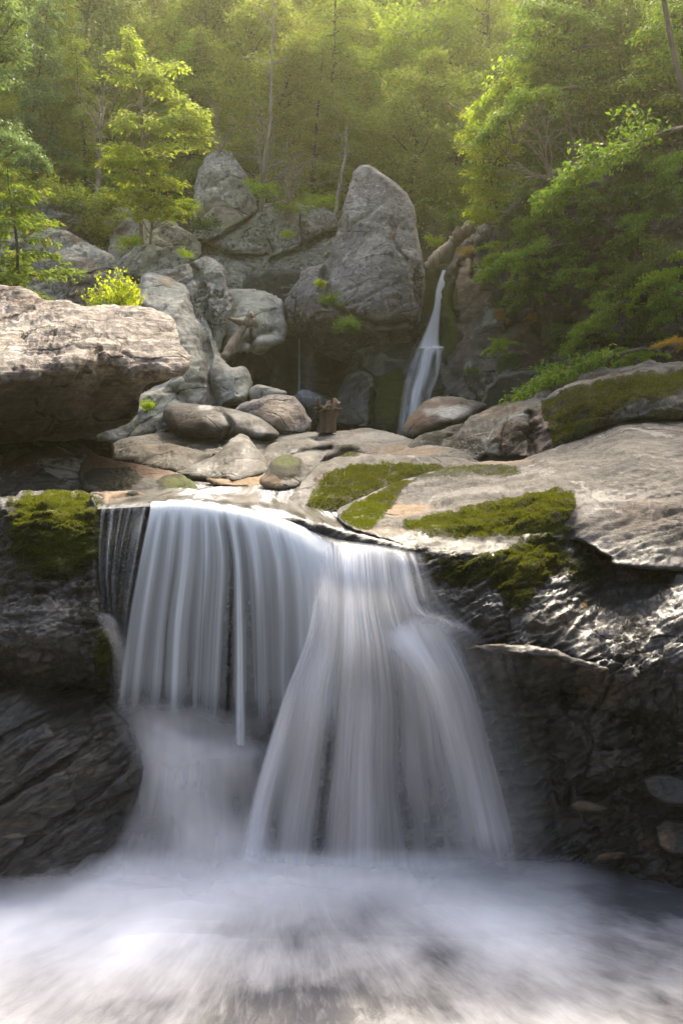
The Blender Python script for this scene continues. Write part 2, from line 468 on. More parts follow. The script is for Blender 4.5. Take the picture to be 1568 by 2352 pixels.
    if strata:
        amp, freq, rot, st = strata
        Q = (P @ rotm(*rot).T) * np.array([1, 1, st])
        a = fbm(Q * freq, 5, seed + 8, 0.6, ridged=True)
        disp = disp + amp * a
        Qp = (P @ rotm(*rot).T + 0.07 * np.column_stack([fbm(P * 2, 2, seed + 61), fbm(P * 2 + 7, 2, seed + 62), fbm(P * 2 + 3, 2, seed + 63)])) * np.array([1.1, 1.1, st * 1.3]) * freq
        for q_, am in ((1.0, .42), (2.6, .2)):
            f1, f2, ih, c = worley(Qp * q_, seed + 70)
            mk = np.clip(.55 + 2.2 * fbm(P * 1.1, 2, seed + 71), 0, 1)
            disp = disp + am * amp * mk * (((ih >> 8) & 1023) / 511.5 - 1) * np.clip((f2 - f1) / .12, 0, 1) - am * amp * .8 * mk * np.exp(-((f2 - f1) / .06) ** 2)
    dall = np.concatenate([d[used], d[inner]])
    disp = disp * (0.25 + 0.75 * np.clip(dall / (er * 0.9 + 6), 0, 1))
    ma = np.zeros(len(Vall))
    if len(moss): ma = blobs(qa, moss, seed + 20)
    disp = disp + rough[0] * fbm(P * rough[1], 5, seed + 12, 0.6) * (1 - 0.3 * ma)
    disp = disp + 0.016 * ma * (1 + 1.5 * fbm(P * 14, 2, seed + 13))
    Vall = Vall + n * (disp * s)[:, None]
    A = {'moss': ma}
    for nm, bl in (('fresh', fresh), ('wet', wet), ('pale', pale), ('tan', tan), ('duff', duff)):
        A[nm] = blobs(qa, bl, seed + 40) if len(bl) else np.zeros(len(Vall))
    base = np.array([Vall[:, 0].mean(), Vall[:, 1].mean(), Vall[:, 2].min()])
    me = mesh_data(name, Vall - base, [Ff, Fb], mat, True, A)
    o = link(name, me, parent, base)
    if parent is None: tag(o, label, cat if kind is None else None, group, kind)
    ROCK_GEO[o.name] = (Vall, n, Ff, ma, A['fresh'], base, s)
    return o

# mossy tufts standing on a stone: real little blades over its moss
def tufts(o, mat, count, size=0.012, thr=0.45, name='moss', up=0.6):
    V, n, F, ma, fr, base, s = ROCK_GEO[o.name]
    fm = ma[F].mean(1)
    c = V[F].mean(1)
    a = np.linalg.norm(np.cross(V[F[:, 2]] - V[F[:, 0]], V[F[:, 3]] - V[F[:, 1]]), axis=1)
    w = a * np.clip(fm - thr, 0, 1) * 2 * np.clip(.75 + 2.5 * fbm(c / s * 4.5, 4, 15, .7), .03, 1)
    if w.sum() <= 0: return
    r = np.random.default_rng(len(V))
    idx = r.choice(len(F), count, p=w / w.sum())
    ab = r.random((count, 2))
    Q = V[F[idx]]
    p = (Q[:, 0] * ((1 - ab[:, :1]) * (1 - ab[:, 1:])) + Q[:, 1] * (ab[:, :1] * (1 - ab[:, 1:])) + Q[:, 2] * (ab[:, :1] * ab[:, 1:]) + Q[:, 3] * ((1 - ab[:, :1]) * ab[:, 1:]))
    nn = n[F[idx, 0]] + r.normal(0, 0.45, (count, 3)) + np.array([0, 0, up])
    nn /= np.linalg.norm(nn, axis=1)[:, None]
    t = np.cross(nn, r.normal(0, 1, (count, 3))); t /= np.linalg.norm(t, axis=1)[:, None] + 1e-9
    L = size * r.uniform(0.5, 1.5, count)[:, None]
    W = size * 0.32
    P0 = p - t * W - nn * 0.004; P1 = p + t * W - nn * 0.004; P2 = p + nn * L + t * W * 0.6 * r.normal(0, 1, (count, 1)); 
    VV = np.stack([P0, P1, P2], 1).reshape(-1, 3) - base
    FF = np.arange(count * 3).reshape(-1, 3)
    frv = fr[F[idx, 0]]
    me = mesh_data(name, VV, FF, mat, False, {'rnd': np.repeat(np.clip(r.random(count) * 0.25 - .08 + frv * 0.65 + 1.3 * fbm(p / s * 3.4, 5, 5, .7), 0, 1), 3), 'fresh': np.repeat(frv, 3)})
    m = link(name, me, o); tag(m, kind='stuff')
    return m
# ---------------------------------------------------------------- stone kinds
L1 = ((0.5, 0.35, 0.2), 5.0)
M_warm = rock_mat('warm_layered_stone', (0.43, 0.36, 0.30), (0.34, 0.29, 0.255), (0.56, 0.48, 0.41), 0.8, (0.55, 0.53, 0.5), 0.15, ((0.22, 0.22, 0.0), 13.0), 0.75, dark=(0.09, 0.068, 0.05))
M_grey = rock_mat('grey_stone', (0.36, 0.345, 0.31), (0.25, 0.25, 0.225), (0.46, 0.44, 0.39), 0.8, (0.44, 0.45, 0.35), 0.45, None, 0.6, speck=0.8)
M_tower = rock_mat('purple_grey_stone', (0.20, 0.185, 0.19), (0.15, 0.14, 0.148), (0.26, 0.245, 0.245), 0.8, (0.42, 0.41, 0.37), 0.28, None, 0.5, speck=0.85)
M_blue = rock_mat('water_smoothed_blue_stone', (0.44, 0.42, 0.36), (0.34, 0.33, 0.285), (0.52, 0.50, 0.43), 0.7, (0.46, 0.47, 0.38), 0.4, ((0.9, 0.5, 0.2), 4.0), 0.35, dark=(0.10, 0.105, 0.10), speck=0.6)
M_shelf = rock_mat('river_worn_stone', (0.112, 0.098, 0.083), (0.068, 0.062, 0.055), (0.17, 0.152, 0.130), 0.8, (0.42, 0.40, 0.36), 0.12, ((0.35, 0.5, 0.35), 8.0), 0.34, dark=(0.032, 0.028, 0.023))
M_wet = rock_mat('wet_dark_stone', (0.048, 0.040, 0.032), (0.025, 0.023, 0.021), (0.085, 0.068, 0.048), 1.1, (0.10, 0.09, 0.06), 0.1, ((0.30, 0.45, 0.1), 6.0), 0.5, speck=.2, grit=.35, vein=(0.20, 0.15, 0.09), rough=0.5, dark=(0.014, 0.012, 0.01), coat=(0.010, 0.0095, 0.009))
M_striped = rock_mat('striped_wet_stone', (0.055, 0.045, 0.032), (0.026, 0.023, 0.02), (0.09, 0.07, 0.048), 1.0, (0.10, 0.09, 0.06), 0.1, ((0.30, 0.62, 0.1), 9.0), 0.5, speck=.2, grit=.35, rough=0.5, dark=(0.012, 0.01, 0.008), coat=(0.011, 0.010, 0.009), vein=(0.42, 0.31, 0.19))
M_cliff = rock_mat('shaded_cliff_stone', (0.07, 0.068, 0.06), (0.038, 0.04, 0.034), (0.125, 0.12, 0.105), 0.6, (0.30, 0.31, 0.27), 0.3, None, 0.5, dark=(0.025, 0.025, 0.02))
M_moss = leaf_mat('moss', (0.007, 0.007, 0.003), (0.052, 0.06, 0.007), trans=0.3)
M_moss_dark = leaf_mat('dark_moss', (0.007, 0.007, 0.003), (0.045, 0.038, 0.008), trans=0.25)

# ---------------------------------------------------------------- terrain: stream bed, banks and the wooded hillside, one sheet
def sm(a, b, x): 
    t = np.clip((x - a) / (b - a), 0, 1); return t * t * (3 - 2 * t)
def ground_z(x, y):
    x = np.asarray(x, float); y = np.asarray(y, float)
    z = -2.5 + 1.9 * sm(6.6, 7.6, y) + 0.5 * sm(9, 16, y)
    hill = 5.0 * sm(19.6, 21.6, y) + np.maximum(0, y - 21) * 0.66
    hill = np.where(y > 60, hill - (y - 60) * 0.45, hill)
    z = z + hill
    rb = 4.9 * sm(14.6, 16.6, y) * sm(0.17, 0.24, x / np.maximum(y, 1)) * (1 - sm(19.6, 21.6, y) * 1.0)
    lb = 4.6 * sm(18.2, 20.0, y) * sm(0.12, 0.2, -x / np.maximum(y, 1)) * (1 - sm(19.6, 21.6, y) * 1.0)
    z = z + rb + lb
    side = np.maximum(0, np.abs(x) - (2.9 + 0.40 * np.maximum(y, 0)))
    z = z + 5.5 * (1 - np.exp(-side / 2.6)) * (1 - sm(18, 24, y)) + 0.30 * side
    z = z + 0.5 * np.maximum(0, -y - 2.0) * (1 - 0.35 * sm(-30, -60, y))  # unseen slope behind the camera, added to cut frontal sky light
    return z
gx = np.concatenate([np.linspace(-75, -22, 28)[:-1], np.linspace(-22, 22, 130), np.linspace(22, 75, 28)[1:]])
gy = np.concatenate([np.linspace(-55, 5, 46)[:-1], np.linspace(5, 24, 75)[:-1], np.linspace(24, 110, 90)])
GX, GY = np.meshgrid(gx, gy)
GZ = ground_z(GX, GY)
P_ = np.column_stack([GX.ravel(), GY.ravel(), np.zeros(GX.size)])
GZ = GZ + (0.35 * fbm(P_ * 0.35, 4, 5) * sm(15, 24, P_[:, 1]) + 0.10 * fbm(P_ * 1.4, 3, 6)).reshape(GZ.shape)
idg = np.arange(GX.size).reshape(GX.shape)
Fg = np.stack([idg[:-1, :-1], idg[:-1, 1:], idg[1:, 1:], idg[1:, :-1]], -1).reshape(-1, 4)
M_soil = plain_mat('leaf_litter_soil', (0.028, 0.022, 0.013), (0.075, 0.062, 0.032), 1.6, 0.95, 0.8)
tag(link('ground', mesh_data('ground', np.column_stack([GX.ravel(), GY.ravel(), GZ.ravel()]), Fg, M_soil)), kind='structure')

# ---------------------------------------------------------------- near stones
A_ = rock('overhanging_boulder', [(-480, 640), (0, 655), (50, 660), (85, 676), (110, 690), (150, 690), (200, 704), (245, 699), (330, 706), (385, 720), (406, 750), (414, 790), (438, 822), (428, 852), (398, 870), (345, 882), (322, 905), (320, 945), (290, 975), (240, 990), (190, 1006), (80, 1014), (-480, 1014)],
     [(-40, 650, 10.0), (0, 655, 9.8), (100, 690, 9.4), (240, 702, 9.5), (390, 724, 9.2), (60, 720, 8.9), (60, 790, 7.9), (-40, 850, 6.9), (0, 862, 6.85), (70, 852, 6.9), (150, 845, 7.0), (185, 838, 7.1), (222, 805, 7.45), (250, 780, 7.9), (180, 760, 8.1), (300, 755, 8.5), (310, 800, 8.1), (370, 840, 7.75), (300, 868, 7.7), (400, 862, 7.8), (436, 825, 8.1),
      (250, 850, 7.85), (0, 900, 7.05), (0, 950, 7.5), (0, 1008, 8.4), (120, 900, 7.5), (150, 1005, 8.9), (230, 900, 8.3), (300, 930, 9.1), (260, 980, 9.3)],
     M_warm, 3.6, (14, 0.12), 3.4, (0.05, 1.2), (0.085, 1.5), (0.06, 1.3, (0.22, 0.22, 0.0), 8.0), (0.014, 8), wet=[([(-480, 880), (150, 862), (230, 880), (330, 890), (330, 940), (240, 1000), (-480, 1020)], 16, .55)],  # wet polygon here is painted shade that darkens the underside of the overhang
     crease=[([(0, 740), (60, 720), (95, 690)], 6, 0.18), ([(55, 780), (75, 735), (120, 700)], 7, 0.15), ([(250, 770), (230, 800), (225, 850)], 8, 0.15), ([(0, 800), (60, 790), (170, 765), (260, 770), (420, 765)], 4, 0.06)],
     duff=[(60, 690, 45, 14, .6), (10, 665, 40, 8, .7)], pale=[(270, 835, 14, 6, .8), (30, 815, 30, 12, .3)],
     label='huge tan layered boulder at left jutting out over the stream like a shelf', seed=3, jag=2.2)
rock('undercut_boulder', [(-480, 990), (100, 995), (182, 1000), (196, 1030), (205, 1075), (212, 1100), (180, 1140), (60, 1142), (-480, 1145)],
     [(-40, 1000, 9.6), (190, 1000, 9.6), (100, 1060, 8.5), (0, 1130, 7.8), (190, 1130, 7.9)], rock_mat('umber_stone', (0.12, 0.095, 0.075), (0.08, 0.065, 0.055), (0.17, 0.14, 0.11), 0.8, dark=(0.03, 0.025, 0.02)), 4.5, (12, .1), 1.5,
     wet=[(120, 1130, 120, 20, .7)], label='dark brown block in the gloom under the overhanging boulder', seed=4)
rock('rubble_stone', [(182, 1010), (230, 1010), (262, 1022), (258, 1055), (215, 1062), (188, 1050)], [(200, 1030, 9.3), (250, 1035, 9.1)], M_wet, 4, (12, .1), .6, label='small brown stone wedged beside the dark undercut block', seed=6)

B1 = rock('mossy_rock_wall', [(-480, 1145), (0, 1140), (40, 1131), (110, 1127), (190, 1130), (236, 1146), (236, 1200), (226, 1290), (226, 1350), (238, 1415), (256, 1480), (256, 1550), (240, 1640), (-480, 1640)],
     [(-40, 1140, 6.3), (100, 1129, 6.2), (200, 1133, 6.1), (0, 1165, 5.4), (110, 1152, 5.35), (215, 1165, 5.4), (0, 1300, 5.32), (120, 1250, 5.2), (200, 1320, 5.22), (0, 1400, 5.12), (100, 1370, 5.08), (0, 1480, 4.88), (100, 1470, 4.86), (200, 1450, 5.0), (250, 1500, 5.05), (0, 1560, 5.3), (200, 1590, 5.3)],
     M_wet, 3.6, (14, .10), 1.6, (0.07, 1.6), (0.05, 2.8), (0.09, 1.8, (0.1, 0.15, 0.0), 3), (0.035, 18),
     moss=[([(30, 1140), (110, 1128), (225, 1135), (232, 1200), (222, 1290), (170, 1330), (90, 1330), (30, 1270), (20, 1200)], 34, .95), (60, 1350, 90, 60, .42), (200, 1400, 50, 120, .42), (240, 1500, 25, 60, .85), (10, 1230, 40, 90, .4)],
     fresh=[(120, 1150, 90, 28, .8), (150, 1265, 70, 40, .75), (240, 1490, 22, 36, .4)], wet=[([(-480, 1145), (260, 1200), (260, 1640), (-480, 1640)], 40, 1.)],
     label='black dripping rock wall capped with green moss left of the water curtain', cat='rock wall', seed=8)
B2 = rock('striped_wet_rock', [(-480, 1560), (0, 1540), (70, 1520), (150, 1532), (215, 1575), (252, 1620), (290, 1652), (322, 1720), (336, 1762), (318, 1830), (280, 1900), (240, 1960), (160, 2010), (-480, 2040)],
     [(-50, 1560, 5.35), (70, 1530, 5.4), (150, 1545, 5.35), (60, 1600, 5.0), (200, 1600, 5.2), (100, 1660, 4.8), (260, 1640, 5.1), (0, 1700, 4.75), (200, 1750, 4.72), (328, 1760, 4.95), (0, 1850, 4.6), (150, 1900, 4.6), (280, 1880, 4.85), (100, 2000, 4.5), (-50, 2030, 4.45)],
     M_striped, 3.4, (12, .10), 1.4, (0.06, 1.2), (0.045, 1.4), (0.055, 1.0, (0.30, 0.62, 0.1), 6.0), (0.006, 14), ang=True, crease=[([(0, 1700), (120, 1640), (250, 1600)], 8, .08), ([(0, 1850), (140, 1760), (260, 1680)], 7, .07), ([(60, 1930), (200, 1840), (320, 1740)], 7, .06)], wet=[([(-480, 1500), (340, 1500), (340, 2040), (-480, 2040)], 10, .9)],
     tan=[(180, 1770, 50, 12, .35), (60, 1890, 90, 10, .25), (60, 1590, 60, 14, .3), (240, 1690, 30, 7, .3)], label='dark wet rock with slanting pale stripes at lower left beside the foam', cat='rock', seed=9)

tag_c = rock('ledge_wall', [(200, 1210), (240, 1178), (340, 1160), (500, 1162), (700, 1194), (880, 1240), (1000, 1268), (1060, 1300), (1100, 1500), (1260, 1560), (1260, 2060), (200, 2060)],
     [(215, 1170, 5.5), (330, 1156, 5.5), (450, 1160, 5.5), (700, 1195, 5.42), (900, 1245, 5.3), (1000, 1272, 5.25), (300, 1300, 5.75), (450, 1400, 5.9), (450, 1650, 5.9), (300, 1700, 5.5), (650, 1400, 5.6), (620, 1700, 5.3), (780, 1320, 5.22), (820, 1420, 5.12), (960, 1440, 5.05), (900, 1600, 5.05), (850, 1750, 4.98), (870, 1950, 4.9), (400, 1950, 5.2), (1100, 1700, 5.15), (1100, 1950, 5.1)],
     M_wet, 4.5, (10, .08), 1.2, (0.08, 1.3), (0.05, 2.6), (0.05, 2, (0.3, .4, 0), 4), (0.03, 10), wet=[([(200, 1100), (1260, 1100), (1260, 2060), (200, 2060)], 10, .7)],
     moss=[(275, 1240, 40, 70, .55), (1030, 1335, 30, 60, .6)], tan=[(800, 1880, 40, 60, .4)], kind='structure', seed=10)

D_ = rock('wet_rock_wall', [(948, 1262), (1000, 1258), (1090, 1268), (1160, 1266), (1210, 1228), (1290, 1226), (1360, 1256), (1440, 1290), (2100, 1300), (2100, 2060), (1060, 2060), (1020, 1800), (1010, 1560), (985, 1400)],
     [(960, 1266, 5.28), (1100, 1270, 5.22), (1160, 1262, 5.3), (1210, 1232, 5.5), (1300, 1235, 5.65), (1500, 1310, 5.4), (1568, 1300, 5.4), (1060, 1330, 5.12), (1150, 1350, 5.05), (1000, 1400, 5.08), (1130, 1420, 4.92), (1210, 1300, 5.1), (1300, 1370, 5.1), (1260, 1440, 4.9), (1380, 1350, 5.5), (1430, 1400, 5.2), (1568, 1370, 5.0), (1568, 1450, 4.8), (1080, 1475, 4.92), (1200, 1492, 4.74), (1330, 1520, 4.74), (1450, 1550, 4.66), (1568, 1570, 4.6),
      (1060, 1560, 5.05), (1180, 1580, 5.08), (1300, 1600, 5.08), (1450, 1660, 4.95), (1568, 1720, 4.75), (1200, 1620, 4.88), (1300, 1650, 4.8), (1420, 1720, 4.72), (1250, 1700, 5.05), (1460, 1790, 4.9), (1350, 1790, 4.82), (1300, 1860, 5.0), (1200, 1800, 5.0), (1400, 1890, 4.95), (1200, 1990, 4.92), (1500, 1990, 4.72), (1568, 1900, 4.6), (2100, 1300, 5.3), (2100, 1500, 4.5), (2100, 1950, 4.2)],
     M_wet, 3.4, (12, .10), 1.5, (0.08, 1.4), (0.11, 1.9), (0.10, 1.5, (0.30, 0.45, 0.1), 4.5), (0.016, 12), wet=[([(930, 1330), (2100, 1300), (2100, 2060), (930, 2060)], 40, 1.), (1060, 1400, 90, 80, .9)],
     moss=[([(965, 1275), (1100, 1280), (1190, 1240), (1290, 1235), (1300, 1300), (1240, 1340), (1215, 1385), (1170, 1400), (1120, 1340), (1000, 1340)], 26, .95), (1350, 1310, 70, 40, .55), (1500, 1300, 90, 30, .4), (1520, 1700, 60, 90, .45), (1450, 1480, 50, 90, .42)],
     fresh=[(1220, 1280, 40, 40, .3)], tan=[(1270, 1430, 60, 26, .5), (1180, 1498, 90, 8, .75), (1290, 1520, 60, 9, .65), (1380, 1580, 70, 40, .35), (1500, 1940, 40, 20, .5), (1350, 1850, 40, 14, .6), (1390, 1965, 50, 8, .6), (1090, 1478, 30, 6, .7)],
     label='black wet rock wall with a jutting ledge right of the falls', cat='rock wall', seed=11)

E_ = rock('sloping_slab', [(772, 1176), (800, 1158), (860, 1130), (910, 1108), (960, 1092), (1060, 1066), (1110, 1060), (1190, 1058), (1240, 1040), (1300, 1016), (1380, 980), (1480, 958), (2100, 945), (2100, 1310), (1480, 1305), (1400, 1280), (1350, 1252), (1300, 1240), (1210, 1240), (1160, 1272), (1090, 1278), (1000, 1268), (900, 1246), (830, 1222), (790, 1206)],
     [(785, 1180, 6.2), (795, 1200, 5.6), (860, 1228, 5.42), (960, 1260, 5.27), (1090, 1270, 5.22), (1150, 1262, 5.3), (1210, 1232, 5.5), (1300, 1236, 5.6), (1400, 1280, 5.35), (1568, 1300, 5.3),
      (930, 1222, 5.55), (1050, 1238, 5.5), (1130, 1236, 5.5), (940, 1196, 5.85), (1050, 1222, 5.6), (1180, 1215, 5.62), (1300, 1205, 5.6), (1060, 1165, 5.95), (1200, 1135, 6.05), (1300, 1125, 6.0), (950, 1180, 6.0), (870, 1190, 6.0),
      (860, 1132, 7.0), (960, 1096, 7.8), (1100, 1064, 8.3), (1210, 1056, 8.4), (1300, 1022, 8.7), (1390, 982, 9.0), (1568, 955, 9.2), (1100, 1110, 7.0), (1260, 1075, 7.1), (1430, 1030, 7.3), (1568, 1010, 7.6), (1400, 1110, 6.4), (1450, 1180, 5.8), (1568, 1150, 6.0), (1400, 1235, 5.5), (1500, 1250, 5.4), (2100, 960, 9.2), (2100, 1100, 7.0), (2100, 1300, 5.3)],
     M_shelf, 3.4, (10, .07), 1.3, (0.12, .9), (0.03, 1.6), (0.055, 1.0, (0.45, 0.35, 0.5), 5), (0.008, 12),
     crease=[([(1290, 1100), (1330, 1150), (1310, 1230)], 12, .12), ([(1200, 1170), (1330, 1135), (1480, 1150), (1568, 1140)], 8, .08), ([(1568, 1100), (1450, 1090), (1350, 1105)], 8, .06)],
     moss=[([(785, 1180), (850, 1140), (920, 1110), (960, 1100), (930, 1130), (880, 1180), (850, 1212), (800, 1205)], 14, .95), ([(940, 1195), (1060, 1172), (1200, 1138), (1310, 1128), (1300, 1200), (1240, 1222), (1120, 1228), (1000, 1230), (935, 1215)], 16, .98), (1100, 1080, 130, 12, .55), (1010, 1095, 90, 10, .5), (1480, 1260, 110, 40, .35), (1250, 1215, 60, 16, .8)],
     fresh=[(835, 1180, 45, 30, 1.), (1000, 1200, 70, 20, .7), (1090, 1190, 30, 20, .6), (1260, 1215, 60, 10, .5)], wet=[(1070, 1252, 90, 16, .35), (900, 1235, 110, 22, .45), (1480, 1290, 150, 40, .5), (1330, 1250, 60, 20, .8), (1420, 1250, 60, 20, .2)],
     duff=[(1150, 1180, 90, 20, .7), (1250, 1160, 60, 20, .7), (1480, 1180, 80, 40, .25)], pale=[(1080, 1130, 110, 10, .3), (1340, 1165, 36, 24, .4), (1200, 1085, 50, 8, .35), (1420, 1140, 70, 20, .3)], tan=[(930, 1165, 60, 16, .5), (1150, 1060, 70, 8, .3), (890, 1222, 70, 14, .2)],
     label='broad smooth brown slab sloping down to the fall with mossy steps', cat='rock slab', seed=12, jag=2.0)
F_ = rock('mossy_block', [(1112, 1046), (1122, 1010), (1136, 985), (1146, 962), (1200, 940), (1252, 912), (1300, 884), (1340, 872), (1400, 862), (1450, 852), (1510, 838), (1568, 840), (2100, 840), (2100, 960), (1560, 962), (1480, 962), (1390, 978), (1320, 1012), (1270, 1040), (1236, 1056), (1190, 1052), (1150, 1050)],
     [(1150, 962, 9.7), (1250, 914, 9.9), (1340, 874, 10), (1500, 842, 10), (1600, 842, 10), (1130, 1000, 9.3), (1180, 985, 9.15), (1215, 1000, 9.3), (1250, 980, 8.95), (1330, 930, 9.0), (1400, 920, 8.8), (1500, 900, 8.7), (1568, 910, 8.7), (1120, 1044, 9.0), (1220, 1050, 8.8), (1300, 1015, 8.75), (1390, 976, 8.75), (1568, 958, 8.7)],
     M_cliff, 3.8, (12, .10), 1.8, (0.06, 1.5), (0.07, 2.0), (0.06, 1.8, (0.3, 0.45, 0.3), 4), (0.03, 12), ang=True, crease=[([(1215, 950), (1218, 1000), (1225, 1050)], 8, .18), ([(1165, 965), (1150, 1010), (1150, 1050)], 5, .1)],
     moss=[([(1250, 920), (1400, 872), (1568, 850), (1568, 900), (1460, 930), (1390, 970), (1280, 1030), (1262, 990)], 22, .85), (1180, 1000, 40, 40, .42), (1530, 950, 50, 14, .6)], fresh=[(1350, 985, 80, 14, .35)],
     duff=[(1240, 1000, 40, 60, .9), (1420, 880, 100, 30, .5), (1180, 1010, 40, 40, .6), (1350, 960, 60, 40, .5)], wet=[(1235, 1020, 40, 60, .4)],
     label='long dark block with a moss covered face behind the sloping slab', seed=13)
rock('ridge_slab', [(1000, 1046), (1020, 1010), (1060, 985), (1080, 960), (1150, 928), (1210, 920), (1240, 900), (1290, 878), (1340, 862), (1380, 846), (1400, 850), (1450, 842), (1500, 826), (1545, 832), (2100, 834), (2100, 900), (1400, 900), (1180, 975), (1140, 1010), (1112, 1050), (1090, 1066), (1040, 1060)],
     [(1010, 1030, 10.8), (1080, 965, 11.6), (1150, 932, 11.8), (1290, 884, 11.5), (1400, 850, 11.2), (1500, 830, 11), (1600, 834, 10.8), (1100, 1050, 9.8), (1130, 1000, 10.2), (1200, 960, 10.4), (1400, 890, 10.4), (1568, 870, 10.2)],
     M_shelf, 4, (10, .1), 1.6, (0.08, 1.4), (0.04, 2.4), (0.11, 1.6, (0.3, 0.4, 0.4), 5), (0.02, 10), moss=[(1060, 1020, 60, 14, .5), (1100, 1035, 30, 10, .5)], tan=[(1200, 950, 120, 20, .25)], wet=[(1130, 1020, 20, 40, .3)],
     label='jagged light brown ridge of bedrock rising to the right edge', cat='rock slab', seed=14)
rock('lichen_boulder', [(922, 996), (936, 965), (958, 938), (985, 918), (1015, 908), (1050, 912), (1085, 918), (1118, 932), (1090, 955), (1050, 975), (1010, 985), (975, 1000), (945, 1010)],
     [(940, 990, 12.9), (1000, 915, 13.6), (1100, 930, 13.4), (1000, 960, 12.6), (1050, 960, 12.5)], M_shelf, 4, (18, .25), 1.2, (0.05, 1.5), (0.02, 3), None, (0.02, 9),
     pale=[(1040, 945, 42, 16, .9), (985, 945, 20, 9, .7), (1000, 920, 12, 5, .8)], duff=[(958, 968, 34, 30, .8), (1000, 924, 60, 9, .6), (1020, 970, 60, 8, .5)], label='rounded boulder with a big white lichen patch at the foot of the upper fall', seed=15)
rock('low_rock', [(930, 1040), (945, 1010), (1000, 992), (1050, 975), (1075, 985), (1060, 1010), (1010, 1030), (990, 1050)], [(960, 1020, 11.4), (1060, 985, 11.9), (1000, 1035, 11.0)], M_shelf, 4, (14, .14), .8, (0.04, 1.5), (0.02, 3), (0.06, 1.6, (0.3, 0.4, 0.4), 5), (0.02, 9),
     moss=[(1010, 1005, 50, 12, .7)], label='low tan rock with a strip of moss below the white patched boulder', cat='rock', seed=16)
rock('pale_shelf', [(700, 1010), (745, 996), (800, 988), (845, 984), (900, 993), (945, 1008), (985, 1022), (1040, 1030), (1085, 1052), (1100, 1068), (1040, 1068), (960, 1060), (860, 1056), (800, 1050), (740, 1060), (690, 1050)],
     [(740, 1000, 13.2), (845, 987, 13.8), (945, 1010, 12.6), (1080, 1055, 9.6), (950, 1056, 9.4), (800, 1048, 9.6), (700, 1045, 9.9)], M_shelf, 4, (8, .06), .8, (0.03, 1.2), (0.012, 2), (0.05, 1.4, (0.45, 0.35, 0.5), 5), (0.01, 9), pale=[(870, 1002, 60, 10, .45), (800, 1010, 80, 10, .2)], tan=[(940, 1035, 80, 12, .3)],
     label='flat pale shelf of worn rock in the middle distance', cat='rock slab', seed=17)
H_ = rock('mossy_hump', [(655, 1168), (668, 1140), (690, 1112), (715, 1084), (735, 1066), (770, 1050), (810, 1040), (850, 1044), (930, 1046), (1000, 1050), (1050, 1052), (1085, 1064), (1040, 1074), (990, 1088), (930, 1108), (870, 1132), (815, 1158), (775, 1176), (720, 1180)],
     [(665, 1165, 6.6), (700, 1105, 7.5), (740, 1068, 8.3), (820, 1043, 8.8), (1000, 1052, 9.0), (1080, 1064, 8.7), (700, 1150, 6.7), (755, 1085, 7.55), (860, 1072, 7.7), (1000, 1072, 8.2), (760, 1170, 6.6), (840, 1140, 6.9), (900, 1110, 7.3), (990, 1085, 8.0)],
     M_shelf, 3.6, (10, .08), 1.0, (0.04, 1.4), (0.03, 2), (0.05, 1.6, (0.3, 0.4, 0.4), 5), (0.02, 12),
     moss=[([(722, 1130), (750, 1095), (800, 1072), (880, 1066), (1000, 1068), (1010, 1082), (930, 1106), (860, 1132), (800, 1160), (735, 1175), (700, 1165)], 12, .95), (790, 1045, 40, 8, .6)], fresh=[(735, 1140, 26, 30, .5), (900, 1066, 110, 7, .5), (740, 1090, 40, 14, .4)],
     duff=[(800, 1120, 70, 36, .8), (900, 1095, 70, 18, .6)], pale=[(705, 1130, 18, 40, .3)], label='rounded rock with a dark moss side in the middle of the stream', cat='rock', seed=18, jag=2)
rock('small_humped_rock', [(742, 1052), (762, 1032), (795, 1020), (828, 1030), (838, 1044), (800, 1050), (765, 1062)], [(760, 1045, 9.4), (810, 1035, 9.7)], M_shelf, 4, (12, .14), .6, moss=[(795, 1028, 40, 8, .6)], label='little mossy rock bump just behind the mossy midstream hump', cat='rock', seed=19)
rock('left_mossy_ledge', [(186, 1020), (225, 1045), (262, 1056), (340, 1072), (400, 1084), (440, 1108), (456, 1134), (420, 1146), (330, 1148), (240, 1140), (196, 1128), (180, 1080)],
     [(200, 1040, 9.2), (270, 1058, 8.6), (400, 1086, 8.2), (450, 1130, 7.2), (210, 1120, 7.5), (300, 1095, 7.7), (320, 1140, 6.9), (400, 1115, 7.5)], M_shelf, 3.8, (12, .1), .9, (0.06, 1.4), (0.04, 2.2), None, (0.02, 10),
     moss=[(260, 1100, 70, 26, .85), (410, 1110, 50, 22, .85), (340, 1128, 30, 12, .5)], fresh=[(420, 1115, 40, 20, .6)], duff=[(300, 1075, 110, 22, .95), (240, 1045, 60, 20, .8)], tan=[(400, 1090, 50, 10, .4)],
     label='rust brown rock with two moss cushions below the overhanging boulder', cat='rock', seed=20)
rock('flat_lip_stone', [(186, 1136), (230, 1130), (300, 1128), (348, 1138), (330, 1150), (240, 1158), (190, 1150)], [(200, 1140, 6.5), (330, 1140, 6.5), (240, 1153, 5.9)], M_shelf, 4, (8, .05), .4, moss=[(305, 1133, 14, 5, .8)], tan=[(260, 1140, 80, 12, .5)], label='thin tan stone lying at the left end of the fall lip', cat='rock', seed=21)
rock('mossy_stone', [(596, 1108), (612, 1080), (632, 1058), (660, 1042), (690, 1050), (704, 1070), (716, 1082), (706, 1108), (680, 1122), (630, 1124)], [(610, 1105, 7.6), (655, 1050, 8.2), (700, 1080, 7.9), (655, 1090, 7.5), (650, 1120, 7.3)], M_shelf, 3.6, (16, .2), .6, (0.05, 1.6), (0.02, 3), None, (0.02, 10),
     moss=[(655, 1072, 38, 28, .95)], fresh=[(655, 1062, 34, 14, .5)], tan=[(625, 1105, 26, 14, .5)], label='small knob of rock topped with olive moss left of midstream', cat='rock', seed=22)
